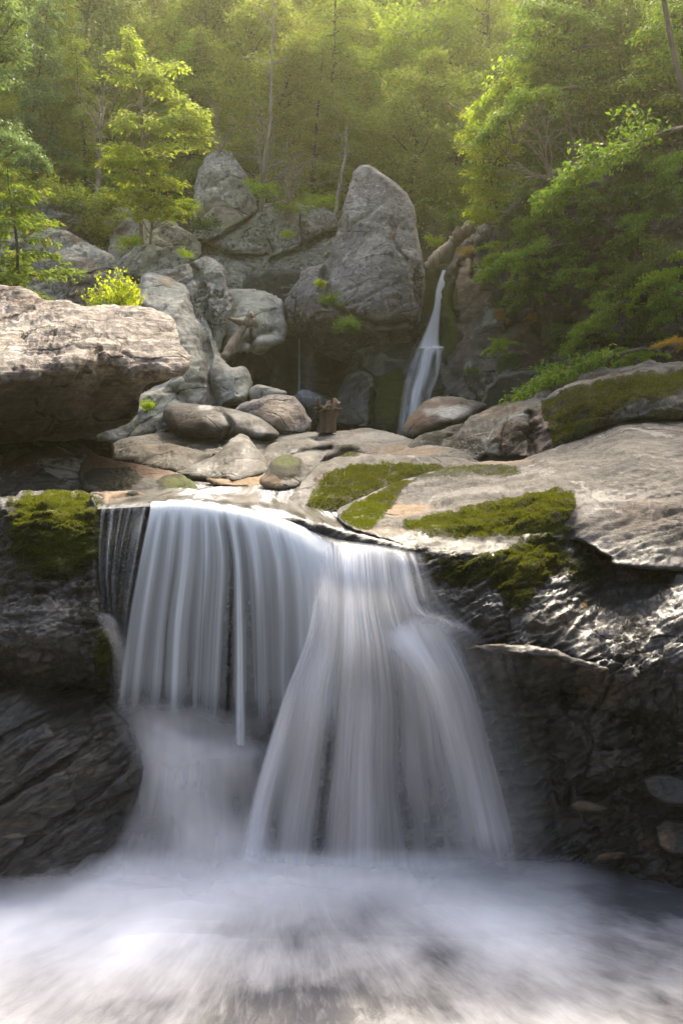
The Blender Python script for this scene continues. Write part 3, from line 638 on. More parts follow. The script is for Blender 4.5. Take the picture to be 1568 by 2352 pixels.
FOLD = dict(step=3.4, edge=(14, .16), thick=1.0, lump=(0.06, 1.3), facet=(0.012, 2), strata=(0.07, 1.0, (0.5, 0.4, 0.2), 3.5), rough=(0.012, 9), cat='rock slab')
def fold(name, poly, ctrl, label, seed, **kw):
    d = dict(FOLD); d.update(kw); return rock(name, poly, ctrl, M_shelf, label=label, seed=seed, **d)
fold('water_worn_ledge', [(255, 1030), (275, 1010), (330, 998), (390, 994), (440, 1000), (500, 1010), (560, 1000), (640, 1000), (700, 990), (770, 996), (810, 1008), (780, 1040), (640, 1050), (500, 1060), (330, 1060), (260, 1050)],
     [(270, 1030, 12.0), (390, 996, 12.9), (500, 1015, 12.2), (700, 992, 13.2), (800, 1010, 12.6), (300, 1055, 10.6), (500, 1055, 10.6), (780, 1038, 10.8)], 'pale water worn ledge behind the wavy folds of bedrock', 23, pale=[(330, 1040, 60, 8, .4), (690, 1000, 80, 6, .35)])
fold('rock_fold', [(258, 1062), (270, 1040), (310, 1024), (360, 1018), (420, 1026), (470, 1036), (500, 1042), (470, 1060), (420, 1088), (340, 1078), (280, 1070)], [(270, 1060, 9.8), (360, 1020, 10.8), (480, 1040, 10.4), (340, 1050, 9.7), (400, 1080, 8.8)], 'low left fold of pale bedrock beside the rust brown rock', 63, duff=[(380, 1035, 60, 12, .25)], pale=[(300, 1045, 30, 8, .4)])
fold('rock_fold', [(400, 1092), (440, 1068), (490, 1050), (520, 1020), (545, 998), (566, 1004), (590, 1030), (615, 1060), (612, 1084), (580, 1100), (550, 1112), (480, 1106), (430, 1098)], [(420, 1090, 8.5), (490, 1050, 9.4), (545, 1000, 10.2), (600, 1050, 9.5), (550, 1050, 9.0), (530, 1100, 8.0), (600, 1085, 8.5)], 'pointed blue grey fold of bedrock at the middle of the stream bed', 64,
     edge=(20, .3), wet=[(510, 1070, 70, 30, .35), (575, 1040, 20, 30, .4)], pale=[(545, 1010, 16, 10, .4), (470, 1070, 50, 8, .35)])
fold('rock_fold', [(590, 1080), (600, 1050), (620, 1022), (660, 1012), (720, 1012), (780, 1018), (800, 1030), (760, 1044), (740, 1060), (700, 1080), (650, 1072), (620, 1088)], [(600, 1070, 9.2), (640, 1018, 10.6), (720, 1014, 10.9), (790, 1026, 10.4), (680, 1045, 9.5), (700, 1075, 8.9), (620, 1085, 8.7)], 'broad grey fold of bedrock left of the mossy hump', 65,
     wet=[(690, 1045, 60, 14, .35)], crease=[([(640, 1060), (690, 1040), (760, 1030)], 6, .25)])
rock('tan_apron_rock', [(470, 1100), (540, 1098), (600, 1090), (640, 1066), (700, 1078), (735, 1072), (700, 1110), (672, 1140), (620, 1118), (560, 1116), (500, 1116)], [(500, 1108, 7.9), (640, 1070, 9.3), (720, 1080, 8.6), (670, 1130, 7.2)], M_shelf, 4, (8, .06), .6, tan=[(580, 1100, 120, 16, .6)], label='thin tan apron of rock around the olive mossy knob', cat='rock', seed=24)

# ---------------------------------------------------------------- middle distance boulders
rock('long_boulder', [(375, 948), (388, 930), (415, 926), (470, 930), (530, 938), (580, 952), (615, 972), (640, 1000), (600, 1016), (540, 1006), (505, 1018), (450, 1008), (400, 996), (380, 972)],
     [(390, 950, 12.6), (470, 932, 12.7), (600, 975, 12.4), (470, 965, 11.7), (540, 975, 11.8), (500, 1010, 11.8), (620, 1000, 12)], M_shelf, 3.8, (26, .45), 1.6, (0.05, 1.0), (0.008, 2), None, (0.012, 9), pale=[(472, 936, 18, 7, .9), (590, 990, 22, 14, .7), (540, 960, 50, 12, .35), (560, 985, 20, 10, .4)], duff=[(430, 975, 50, 20, .35)],
     crease=[([(505, 945), (530, 975), (510, 1012)], 7, .2)], label='long smooth rounded boulder with pale spots lying left of the cave', seed=25, jag=1.6)
rock('speckled_boulder', [(528, 946), (560, 926), (600, 912), (640, 904), (672, 908), (698, 936), (716, 962), (712, 985), (690, 1000), (650, 1002), (620, 985), (590, 962), (560, 952)],
     [(550, 945, 13.3), (650, 905, 13.6), (700, 970, 13.2), (640, 960, 12.7), (660, 998, 12.8)], M_tower, 3.8, (24, .35), 1.5, (0.07, 1.3), (0.05, 1.6), None, (0.025, 9), tan=[(640, 950, 60, 40, .35)], pale=[(560, 940, 20, 6, .5)], label='speckled brown boulder in front of the cave mouth', ang=True, seed=26)

# ---------------------------------------------------------------- left bank and cliffs
N_ = rock('pale_blue_bank', [(228, 1010), (228, 985), (270, 960), (318, 905), (400, 860), (400, 780), (370, 730), (320, 700), (322, 640), (345, 626), (390, 640), (420, 652), (452, 690), (476, 740), (492, 780), (505, 808), (528, 838), (562, 842), (580, 866), (574, 905), (556, 928), (520, 936), (500, 950), (440, 960), (400, 1000), (330, 1030), (260, 1030)],
     [(330, 640, 16.2), (390, 645, 16.4), (450, 690, 16.4), (470, 740, 16.0), (495, 800, 15.9), (400, 700, 15.5), (420, 780, 15.0), (450, 850, 14.7), (480, 900, 15.0), (505, 850, 15.3), (540, 860, 15.0), (574, 870, 15.5), (545, 905, 14.7), (520, 934, 14.9), (400, 880, 14.3), (330, 930, 13.8), (250, 1000, 13.2), (430, 950, 14.2)],
     M_blue, 3.8, (16, .3), 2.2, (0.10, 0.8), (0.012, 1.5), (0.10, 0.8, (0.4, 0.9, 0.3), 3.5), (0.012, 7),
     crease=[([(440, 690), (470, 760), (480, 860), (492, 930)], 9, .3), ([(462, 640), (455, 700)], 6, .1), ([(340, 880), (400, 900), (440, 940)], 12, .12)],
     moss=[(340, 930, 22, 26, .5), (370, 985, 30, 14, .4)], fresh=[(340, 930, 30, 30, .8)], tan=[(392, 640, 30, 10, .5)], duff=[(498, 820, 6, 30, .25), (505, 870, 10, 30, .3)], pale=[(540, 880, 30, 40, .35), (520, 860, 30, 30, .3), (510, 905, 20, 10, .5)],
     label='pale blue grey bank worn smooth into a curling lip beside the pool', cat='rock', seed=30)
rock('lichen_block', [(330, 650), (352, 626), (400, 612), (440, 600), (470, 588), (508, 600), (520, 650), (538, 690), (520, 760), (508, 815), (480, 850), (440, 800), (400, 720), (350, 690)],
     [(340, 650, 17.2), (400, 616, 17.4), (470, 592, 17.5), (515, 640, 17.2), (440, 660, 16.6), (480, 700, 16.3), (500, 780, 16.3), (400, 700, 16.4)], M_grey, 4, (14, .25), 2.0, (0.12, 1), (0.14, 1.5), None, (0.05, 8), crease=[([(440, 610), (470, 680), (480, 760)], 6, .25)], duff=[(400, 635, 24, 10, .7)], pale=[(470, 640, 40, 30, .35)], ang=True, label='lichen covered block rising above the blue grey bank', seed=31)
rock('cliff_wall', [(-480, 500), (120, 500), (250, 520), (430, 540), (600, 500), (700, 500), (800, 540), (830, 700), (700, 760), (520, 800), (300, 780), (-480, 780)],
     [(-40, 500, 21.6), (250, 520, 21.4), (430, 560, 20.6), (600, 510, 21.2), (800, 540, 21.0), (200, 640, 18.9), (450, 640, 18.6), (600, 680, 19.4), (800, 690, 19.6), (500, 790, 17.6), (300, 770, 17.2), (-40, 760, 18.2)],
     M_grey, 5, (9, .2), 1.2, (0.16, .9), (0.16, 1.1), (0.06, 1.2, (0.3, 0.3, 0), 3), (0.05, 7), kind='structure', seed=51)
rock('left_cliff_slab', [(-480, 430), (60, 440), (140, 452), (230, 470), (300, 480), (330, 500), (260, 540), (210, 545), (150, 540), (60, 560), (-480, 560)], [(-40, 440, 21), (300, 485, 21), (100, 540, 20.2)], M_grey, 4.5, (16, .3), 2.5, (0.2, .8), (0.12, 1.2), (0.15, 1.2, (0.3, 0.2, 0), 4), (0.04, 6), duff=[(200, 470, 120, 16, .4)], label='grey layered cliff slab among the shrubs at upper left', cat='cliff', ang=True, seed=32)
rock('humped_cliff', [(250, 560), (262, 520), (300, 498), (350, 495), (400, 506), (440, 536), (460, 570), (456, 600), (420, 616), (392, 640), (330, 640), (270, 640), (240, 600)], [(270, 540, 19.2), (350, 500, 19.4), (440, 550, 19), (350, 570, 18.4), (330, 630, 18.0)], M_grey, 4, (22, .5), 2, (0.14, .9), (0.08, 1.4), None, (0.05, 7),
     duff=[(260, 520, 30, 20, .7)], tan=[(260, 535, 20, 14, .3)], pale=[(430, 560, 26, 34, .35)], label='grey lichen dotted hump of cliff under the bright young tree', cat='cliff', ang=True, seed=33)
rock('streaked_slab', [(-480, 500), (20, 505), (90, 520), (150, 530), (215, 560), (262, 590), (290, 640), (320, 660), (330, 720), (200, 730), (-480, 730)], [(-40, 510, 19), (90, 525, 18.8), (215, 562, 18.4), (150, 600, 17.6), (250, 640, 17.6), (200, 700, 17.0), (0, 650, 17.6), (320, 700, 17)], M_grey, 4, (18, .3), 2, (0.12, .8), (0.05, 1.2), (0.08, 1, (0.3, 0.4, 0), 4), (0.03, 7),
     duff=[(195, 650, 50, 60, .6), (200, 545, 60, 12, .8)], pale=[(190, 585, 80, 18, .6), (140, 560, 70, 12, .4)], label='white streaked sloping slab above the overhanging boulder', cat='cliff', ang=True, seed=34)
rock('rounded_crag', [(440, 560), (438, 500), (446, 440), (456, 392), (478, 356), (505, 340), (530, 350), (556, 390), (576, 430), (588, 462), (584, 490), (560, 512), (520, 536), (480, 556)],
     [(450, 400, 21.2), (510, 345, 21.6), (580, 460, 20.8), (510, 440, 20.0), (450, 540, 19.8), (550, 500, 20.0)], M_grey, 4, (26, .6), 2.4, (0.15, .9), (0.12, 1.3), None, (0.06, 7), tan=[(500, 500, 60, 30, .25)], pale=[(500, 420, 50, 60, .25)], label='tall rounded lichen crag behind the bright young tree', cat='cliff', ang=True, seed=35)
rock('stepped_cliff', [(440, 565), (500, 545), (560, 515), (590, 486), (620, 480), (625, 560), (632, 598), (600, 604), (560, 606), (520, 596), (470, 590)], [(450, 565, 20.2), (590, 490, 20.6), (620, 590, 20.2), (530, 570, 19.8)], M_grey, 4, (12, .3), 2, (0.12, 1), (0.14, 1.3), None, (0.05, 7), crease=[([(470, 560), (530, 590), (610, 590)], 5, .3)], label='stepped grey cliff below the rounded crag', cat='cliff', ang=True, seed=36)
rock('back_cliff', [(590, 500), (605, 470), (650, 462), (700, 470), (748, 478), (775, 500), (800, 540), (800, 660), (700, 700), (640, 720), (520, 700), (500, 620), (520, 596), (590, 600), (628, 570)], [(600, 480, 20.9), (748, 482, 20.9), (650, 540, 20.3), (760, 600, 20), (620, 650, 19.8), (530, 640, 19.6), (700, 680, 19.2)], M_grey, 4, (12, .3), 2.4, (0.14, .9), (0.16, 1.0), None, (0.05, 7),
     crease=[([(632, 600), (690, 575), (740, 545), (790, 530)], 6, .4), ([(690, 520), (700, 575)], 5, .2), ([(540, 640), (600, 660), (690, 640)], 5, .2)], tan=[(620, 620, 60, 40, .2)], moss=[(660, 545, 40, 12, .4)], label='cracked grey cliff between the rounded crag and the pointed boulder', cat='cliff', ang=True, seed=37)
rock('blocky_boulder', [(500, 690), (520, 668), (560, 664), (610, 668), (648, 684), (656, 715), (664, 760), (655, 785), (628, 800), (600, 815), (572, 808), (548, 812), (520, 832), (504, 806), (492, 770)],
     [(510, 690, 17.8), (600, 668, 18), (650, 690, 17.8), (570, 730, 17.1), (540, 780, 16.9), (600, 790, 17.1), (660, 770, 17.6), (520, 820, 17.1)], M_blue, 4, (16, .3), 2.2, (0.1, 1), (0.12, 1.3), None, (0.04, 7), crease=[([(570, 735), (580, 800)], 5, .2)], duff=[(550, 790, 40, 20, .25)], label='blue grey block beside the forked driftwood', ang=True, seed=38)
S_ = rock('pointed_boulder', [(824, 380), (836, 376), (852, 380), (880, 400), (910, 420), (934, 444), (952, 474), (956, 520), (966, 570), (975, 610), (976, 660), (968, 720), (955, 770), (930, 802), (880, 800), (845, 806), (818, 842), (780, 830), (730, 806), (696, 782), (668, 762), (654, 730), (650, 696), (668, 662), (688, 640), (690, 622), (740, 606), (756, 592), (770, 540), (786, 480), (800, 430), (812, 395)],
     [(830, 382, 18.5), (852, 382, 18.4), (934, 450, 18.15), (955, 560, 17.6), (975, 650, 17.15), (962, 735, 16.95), (880, 560, 17.35), (860, 470, 17.85), (900, 660, 16.9), (810, 690, 16.75), (790, 600, 17.2), (800, 500, 17.75), (778, 520, 18.1), (757, 598, 17.9), (804, 430, 18.3), (690, 630, 17.9), (655, 700, 17.6), (715, 680, 17.1), (735, 640, 17.3), (720, 735, 17.0), (800, 735, 16.75), (870, 750, 16.8), (940, 760, 17.2), (665, 750, 17.7), (700, 785, 18.1), (810, 838, 18.4), (780, 780, 17.8), (870, 790, 17.7), (930, 800, 18.0)],
     M_tower, 3.6, (14, .3), 2.8, (0.04, .9), (0.07, 1.1), None, (0.025, 8),
     crease=[([(755, 590), (745, 640), (750, 700)], 7, .4), ([(900, 500), (905, 560), (935, 600)], 4, .08), ([(750, 700), (860, 745), (940, 735)], 5, .2)],
     moss=[(960, 650, 16, 50, .5), (955, 760, 22, 30, .5)], duff=[(770, 520, 12, 5, .6), (900, 545, 8, 6, .7), (800, 545, 12, 4, .6), (720, 700, 40, 20, .2)], wet=[(930, 760, 40, 50, .5)], pale=[(830, 400, 16, 14, .3), (920, 560, 20, 40, .25), (840, 660, 60, 26, .25), (900, 720, 40, 14, .3)],
     label='giant pointed purple grey boulder standing over the cave', seed=40, jag=1.1, ang=True)
T1 = rock('wet_blocky_rock', [(770, 940), (776, 900), (796, 860), (820, 850), (850, 858), (862, 900), (862, 950), (850, 985), (800, 985), (770, 975)], [(790, 900, 16.9), (850, 900, 16.6), (815, 960, 16.2)], M_cliff, 4, (12, .25), 1.5, (0.08, 1), (0.12, 1.8), None, (0.03, 7), wet=[(820, 930, 60, 80, .7)], moss=[(855, 930, 12, 60, .6)], duff=[(800, 890, 20, 30, .3)], label='squarish bluish wet rock right of the cave mouth', ang=True, seed=41)
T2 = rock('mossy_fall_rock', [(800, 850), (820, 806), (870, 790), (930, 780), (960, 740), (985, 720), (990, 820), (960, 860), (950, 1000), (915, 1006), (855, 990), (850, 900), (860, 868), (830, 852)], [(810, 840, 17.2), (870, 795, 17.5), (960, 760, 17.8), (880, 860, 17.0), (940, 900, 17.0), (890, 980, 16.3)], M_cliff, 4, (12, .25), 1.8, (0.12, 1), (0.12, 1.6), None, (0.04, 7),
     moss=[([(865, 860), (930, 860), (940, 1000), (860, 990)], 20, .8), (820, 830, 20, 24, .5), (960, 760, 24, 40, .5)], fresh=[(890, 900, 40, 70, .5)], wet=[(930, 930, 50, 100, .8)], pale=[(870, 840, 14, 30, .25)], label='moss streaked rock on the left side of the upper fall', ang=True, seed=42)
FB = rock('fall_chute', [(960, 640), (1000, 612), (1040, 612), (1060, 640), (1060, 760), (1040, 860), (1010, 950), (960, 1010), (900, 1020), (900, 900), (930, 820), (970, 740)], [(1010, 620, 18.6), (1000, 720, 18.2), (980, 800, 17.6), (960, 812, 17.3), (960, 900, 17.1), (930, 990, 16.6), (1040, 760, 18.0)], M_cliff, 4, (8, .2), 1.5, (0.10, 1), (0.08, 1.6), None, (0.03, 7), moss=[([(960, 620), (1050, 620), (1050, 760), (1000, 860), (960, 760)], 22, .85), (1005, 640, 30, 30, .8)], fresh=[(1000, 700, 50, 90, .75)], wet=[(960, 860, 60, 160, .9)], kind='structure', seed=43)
U_ = rock('fall_side_rock', [(1010, 640), (1030, 606), (1060, 560), (1085, 528), (1120, 508), (1150, 560), (1140, 640), (1130, 700), (1150, 800), (1160, 930), (1110, 936), (1050, 916), (1000, 918), (985, 950), (965, 985), (955, 960), (985, 890), (1010, 830), (1022, 760), (1006, 700)],
     [(1020, 630, 18.2), (1080, 540, 18.4), (1130, 520, 17.6), (1050, 640, 17.2), (1110, 640, 16.7), (1060, 760, 16.8), (1020, 760, 17.6), (1030, 850, 16.7), (1120, 850, 16.0), (970, 960, 16.6), (1080, 920, 15.4)], M_shelf, 4, (12, .25), 2, (0.14, 1), (0.14, 1.4), (0.08, 1.2, (0.2, 1.1, 0), 4), (0.05, 7),
     crease=[([(1060, 600), (1040, 680), (1050, 740)], 6, .3), ([(1090, 560), (1085, 640)], 6, .25)], moss=[([(1008, 640), (1040, 640), (1060, 720), (1030, 830), (1008, 800)], 14, .8), (1000, 890, 20, 50, .5), (1080, 560, 14, 20, .5)], fresh=[(1025, 720, 30, 90, .6)], duff=[(1110, 800, 60, 90, .35), (1075, 580, 30, 20, .5)], wet=[(1020, 880, 40, 100, .6), (1100, 870, 60, 60, .4)],
     tan=[(1080, 640, 40, 70, .25)], label='brown shattered rock on the right side of the upper fall', cat='cliff', ang=True, seed=44)
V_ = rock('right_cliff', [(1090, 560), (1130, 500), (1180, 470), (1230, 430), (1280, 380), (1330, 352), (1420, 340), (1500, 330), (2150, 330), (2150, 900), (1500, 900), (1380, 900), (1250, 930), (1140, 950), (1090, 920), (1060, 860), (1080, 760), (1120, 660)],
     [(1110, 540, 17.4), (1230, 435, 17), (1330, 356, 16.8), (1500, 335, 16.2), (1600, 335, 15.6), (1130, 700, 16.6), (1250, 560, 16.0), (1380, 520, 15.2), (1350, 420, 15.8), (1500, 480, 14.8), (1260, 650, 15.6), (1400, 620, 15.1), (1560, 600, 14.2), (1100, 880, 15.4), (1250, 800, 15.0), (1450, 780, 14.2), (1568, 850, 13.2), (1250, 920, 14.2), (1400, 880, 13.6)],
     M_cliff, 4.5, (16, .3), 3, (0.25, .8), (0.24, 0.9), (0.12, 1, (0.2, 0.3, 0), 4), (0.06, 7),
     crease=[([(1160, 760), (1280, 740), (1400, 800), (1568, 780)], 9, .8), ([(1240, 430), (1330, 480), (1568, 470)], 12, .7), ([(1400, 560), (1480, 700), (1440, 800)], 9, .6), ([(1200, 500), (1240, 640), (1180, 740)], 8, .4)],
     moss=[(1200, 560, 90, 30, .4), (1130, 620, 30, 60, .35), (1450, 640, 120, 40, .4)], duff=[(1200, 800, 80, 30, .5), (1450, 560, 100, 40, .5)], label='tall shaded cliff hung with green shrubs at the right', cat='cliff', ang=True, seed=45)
rock('cliff_foot_block', [(1100, 950), (1110, 900), (1140, 860), (1200, 850), (1290, 850), (1380, 830), (1380, 900), (1260, 930), (1160, 945)], [(1120, 930, 14.2), (1200, 870, 14), (1350, 860, 13.2)], M_cliff, 4, (14, .2), 1, (0.1, 1), (0.1, 1.6), None, (0.03, 7), label='dark grey block at the foot of the shrubby cliff', ang=True, seed=46)
rock('golden_ledge', [(1060, 1496), (1095, 1484), (1150, 1477), (1210, 1482), (1270, 1490), (1330, 1510), (1400, 1540), (1380, 1550), (1320, 1530), (1260, 1512), (1200, 1502), (1130, 1500)], [(1090, 1490, 4.80), (1200, 1480, 4.74), (1320, 1512, 4.70), (1200, 1512, 4.62), (1280, 1524, 4.62)], M_wet, 3.4, (8, .06), .5, (0.04, 2), (0.05, 3), (0.05, 2, (.1, .2, 0), 5), (0.01, 14), tan=[([(1090, 1488), (1150, 1475), (1220, 1479), (1310, 1508), (1220, 1492), (1140, 1488)], 5, .45)], wet=[(1200, 1500, 200, 40, .8)], ang=True, label='thin ledge with a golden wet edge right of the fan waterfall', cat='rock', seed=71)
rock('wet_stone', [(1308, 1850), (1330, 1838), (1365, 1842), (1395, 1858), (1370, 1868), (1330, 1862)], [(1320, 1850, 4.75), (1380, 1855, 4.7)], M_striped, 3.4, (8, .08), .3, tan=[(1345, 1850, 40, 10, .7)], wet=[(1350, 1850, 80, 40, .8)], label='small tan stone jutting from the dark wall at lower right', cat='rock', seed=72)
rock('wet_stone', [(1352, 1985), (1375, 1962), (1410, 1955), (1440, 1962), (1425, 1975), (1390, 1982)], [(1365, 1980, 4.68), (1420, 1960, 4.7)], M_striped, 3.4, (8, .08), .3, tan=[(1400, 1962, 50, 12, .8)], wet=[(1350, 1950, 120, 60, .7)], label='curved tan stone at the waterline under the dark right wall', cat='rock', seed=73)
rock('wet_stone', [(1470, 1790), (1500, 1775), (1560, 1780), (1600, 1800), (1600, 1860), (1530, 1850), (1490, 1830)], [(1490, 1800, 4.66), (1560, 1790, 4.6), (1560, 1850, 4.5)], M_wet, 3.4, (12, .1), .5, wet=[(1530, 1820, 140, 80, 1.)], ang=True, label='shiny black stone at the right edge low in the wall', cat='rock', seed=74)
rock('wet_stone', [(1500, 1900), (1530, 1880), (1570, 1885), (1600, 1900), (1600, 1970), (1540, 1965), (1510, 1940)], [(1520, 1910, 4.6), (1570, 1900, 4.55), (1560, 1960, 4.5)], M_striped, 3.4, (12, .1), .5, tan=[(1530, 1930, 20, 26, .6)], wet=[(1530, 1920, 140, 80, .8)], ang=True, label='rust brown wet stone at the right edge by the waterline', cat='rock', seed=75)
# cave
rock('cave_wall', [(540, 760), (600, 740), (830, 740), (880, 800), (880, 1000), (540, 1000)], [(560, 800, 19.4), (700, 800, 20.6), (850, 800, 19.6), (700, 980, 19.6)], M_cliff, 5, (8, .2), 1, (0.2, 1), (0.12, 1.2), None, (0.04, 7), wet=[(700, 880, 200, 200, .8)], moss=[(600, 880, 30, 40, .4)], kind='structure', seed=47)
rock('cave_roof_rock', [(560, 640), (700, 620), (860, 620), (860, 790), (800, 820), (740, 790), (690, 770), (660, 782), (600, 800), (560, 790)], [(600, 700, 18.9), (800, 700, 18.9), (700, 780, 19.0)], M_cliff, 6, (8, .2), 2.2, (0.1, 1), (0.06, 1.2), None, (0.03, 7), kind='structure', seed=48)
rock('pale_streamside_rock', [(572, 920), (574, 896), (600, 884), (640, 896), (660, 906), (620, 918), (590, 930)], [(590, 905, 15.2), (650, 905, 15.2)], M_blue, 4, (12, .2), .8, label='pale rock between the curling lip and the speckled boulder', cat='rock', seed=49)
rock('cave_floor_rock', [(660, 930), (680, 905), (720, 900), (770, 920), (790, 960), (700, 980), (660, 970)], [(680, 930, 17.8), (770, 940, 17.5)], M_cliff, 4, (12, .2), 1.2, moss=[(700, 925, 30, 16, .6)], wet=[(720, 930, 60, 40, .9)], label='dark wet rock on the cave floor under the thin fall', cat='rock', seed=50)

tufts(B1, M_moss, 42000, 0.0085)
tufts(D_, M_moss_dark, 26000, 0.009)
tufts(E_, M_moss, 42000, 0.010)
tufts(H_, M_moss_dark, 16000, 0.013)
tufts(F_, M_moss_dark, 22000, 0.015)
# ---------------------------------------------------------------- water
def crom(a, n):
    """catmull-rom resample along axis 0 to n samples"""
    a = np.asarray(a, float); k = len(a)
    t = np.linspace(0, k - 1, n); i = np.clip(t.astype(int), 0, k - 2); f = (t - i).reshape((-1,) + (1,) * (a.ndim - 1))
    p0 = a[np.maximum(i - 1, 0)]; p1 = a[i]; p2 = a[i + 1]; p3 = a[np.minimum(i + 2, k - 1)]
    return 0.5 * (2 * p1 + (p2 - p0) * f + (2 * p0 - 5 * p1 + 4 * p2 - p3) * f * f + (3 * p1 - p0 - 3 * p2 + p3) * f ** 3)

def n1(x, seed=0, octs=3):
    x = np.asarray(x, float); return fbm(np.column_stack([x.ravel(), np.full(x.size, seed * 1.7 + .3), np.full(x.size, .5)]), octs, seed).reshape(x.shape)
def n2(x, y, seed=0, octs=3):
    return fbm(np.column_stack([x.ravel(), y.ravel(), np.full(x.size, .5)]), octs, seed, .6).reshape(x.shape)
def g(x, c, w): return np.exp(-((x - c) / w) ** 2)
def edge_fade(S, a=0.06, b=0.06): return np.clip(S / a, 0, 1) ** 1.2 * np.clip((1 - S) / b, 0, 1) ** 1.2

def sheet(name, net, nu, nv, dens, mat, parent, wob=0.0, seed=1):
    G = np.array([[at(*c) for c in r] for r in net])          # rows x cols x 3
    G = crom(G, nv); G = np.swapaxes(crom(np.swapaxes(G, 0, 1), nu), 0, 1)
    S, T = np.meshgrid(np.linspace(0, 1, nu), np.linspace(0, 1, nv))
    U = CU + G[..., 0] / G[..., 1] * FPX; V = HZ - (G[..., 2] - CAMZ) / G[..., 1] * FPX
    if wob: G[..., 1] += wob * (n2(S * 26, T * 1.5, seed) + .5 * n2(S * 70, T * 1.5, seed + 1)) * np.minimum(1, T * 4)
    D = np.clip(dens(S, T, U, V), 0, 1.3)
    width = np.abs(G[:, -1, 0] - G[:, 0, 0]).mean() + 0.01
    ln = np.linalg.norm(np.diff(G[:, nu // 2], axis=0), axis=1).sum()
    i = np.arange(nu * nv).reshape(nv, nu)
    F = np.stack([i[:-1, :-1], i[1:, :-1], i[1:, 1:], i[:-1, 1:]], -1).reshape(-1, 4)
    Vv = G.reshape(-1, 3); base = Vv.mean(0)
    if parent is not None: base = np.array(parent.location)
    me = mesh_data(name, Vv - base, F, mat, True, {'dens': D.ravel()}, np.column_stack([S.ravel() * width, T.ravel() * ln]))
    return link(name, me, parent, None if parent is not None else base)

M_curtain = silk_mat('curtain_water', (0.80, 0.88, 0.97), 16, 0.3, 0.20, 0.12, soft=0.45, gloss=0.04)
M_cascade = silk_mat('cascade_water', (0.84, 0.87, 0.95), 10, 0.3, 0.22, 0.15, soft=0.4, gloss=0.06)
M_spray = silk_mat('spray_water', (0.85, 0.85, 0.88), 4, 0.6, 0.35, 0.12, soft=0.5, gloss=0.0)
M_hair = silk_mat('hairline_water', (0.8, 0.84, 0.9), 20, 0.5, 1.0, 1.0, soft=0.4, gloss=0.05)
M_farfall = silk_mat('distant_fall_water', (0.88, 0.92, 0.97), 9, 0.5, 0.5, 0.3, soft=0.4, gloss=0.0)

lip = [(345, 1152), (388, 1148), (426, 1148), (472, 1152), (508, 1157), (550, 1164), (604, 1176), (664, 1195), (785, 1242)]
bot = [(262, 1655), (325, 1668), (385, 1676), (450, 1690), (500, 1700), (575, 1716), (625, 1716), (690, 1716), (785, 1710)]
m1 = [(318, 1290), (368, 1290), (414, 1290), (470, 1292), (518, 1294), (561, 1296), (618, 1300), (680, 1305), (785, 1315)]
m2 = [(290, 1450), (345, 1450), (395, 1452), (460, 1454), (510, 1456), (570, 1460), (625, 1462), (690, 1465), (785, 1470)]
c0 = [(u - 2, v - 7, 5.62) for u, v in lip]; c1 = [(u, v, 5.44) for u, v in lip]; c15 = [(u - 3, v + 26, 5.30) for u, v in lip]
wf = empty('curtain_waterfall', at(540, 1690, 5.1)); tag(wf, 'wide white curtain of water falling in threads over the dark ledge at centre left', 'waterfall')
def d_curt(S, T, U, V):
    pos = [.02, .085, .185, .275, .38, .48, .578, .69, .80, .90, .97]; wd = [.016, .007, .018, .010, .021, .012, .0045, .022, .010, .016, .024]; st = [.7, .8, .7, 1.1, .65, .6, .95, .55, .8, .8, .65]
    Sw = S + 0.006 * n2(S * 3, T * 2, 4)
    r = sum(s * g(Sw, p, w * (1 + T * .5)) for p, w, s in zip(pos, wd, st))
    halo = sum(s * .5 * g(Sw, p + .004 * np.sin(T * 5 + p * 40), w * 3.0 + .012) for p, w, s in zip(pos, wd, st))
    blue = 0.25 * sm(.55, .75, S) * sm(.1, .25, T)
    r = r * np.clip(.75 + 1.6 * n2(S * 60, T * 2.5, 14), .25, 1.4) 
    base = (0.30 + blue) * (1 - .82 * sm(.18, .98, T)) + .22 * n2(S * 46, T * 1.0, 3) + .28 * n2(S * 13, T * .8, 5)
    top = 1.5 * (1 - sm(.22, .48, T)) * sm(.0, .06, T) * (.55 + .9 * n1(S * 30, 9) + .35)
    r = r + .45 * g(Sw, .592, .004) * sm(.1, .3, T)
    keep = np.where(np.abs(Sw - .585) < .02, .9, 1 - .62 * sm(.1, .95, T))
    D = (base + halo * (1 - .4 * T) + r * keep + top)
    D *= sm(.17, .33, T + .10 * n1(S * 22, 19)) * (1 - .85 * sm(.88, .985, T) * np.where(np.abs(Sw - .585) < .02, .2, 1))
    return 1.12 * D * edge_fade(S, .025, .05)
sheet('water_curtain', [c0, c1, c15, [(u, v, 5.20) for u, v in m1], [(u, v, 5.14) for u, v in m2], [(u, v, 5.10) for u, v in bot]], 420, 60, d_curt, M_curtain, wf, 0.006, 2)
def d_thin(S, T, U, V):
    r = sum(s * g(S, p, w) for p, w, s in [(.08, .06, .45), (.26, .05, .5), (.45, .08, .4), (.66, .06, .3), (.88, .10, .5)])
    return .42 * (.16 + r) * np.clip(.6 + 2 * n2(S * 20, T * 3, 8), .1, 1.3) * sm(0, .08, T) * (1 - .6 * sm(.35, .8, T)) * edge_fade(S, .05, .08) * (1 - .9 * sm(.85, 1, T))
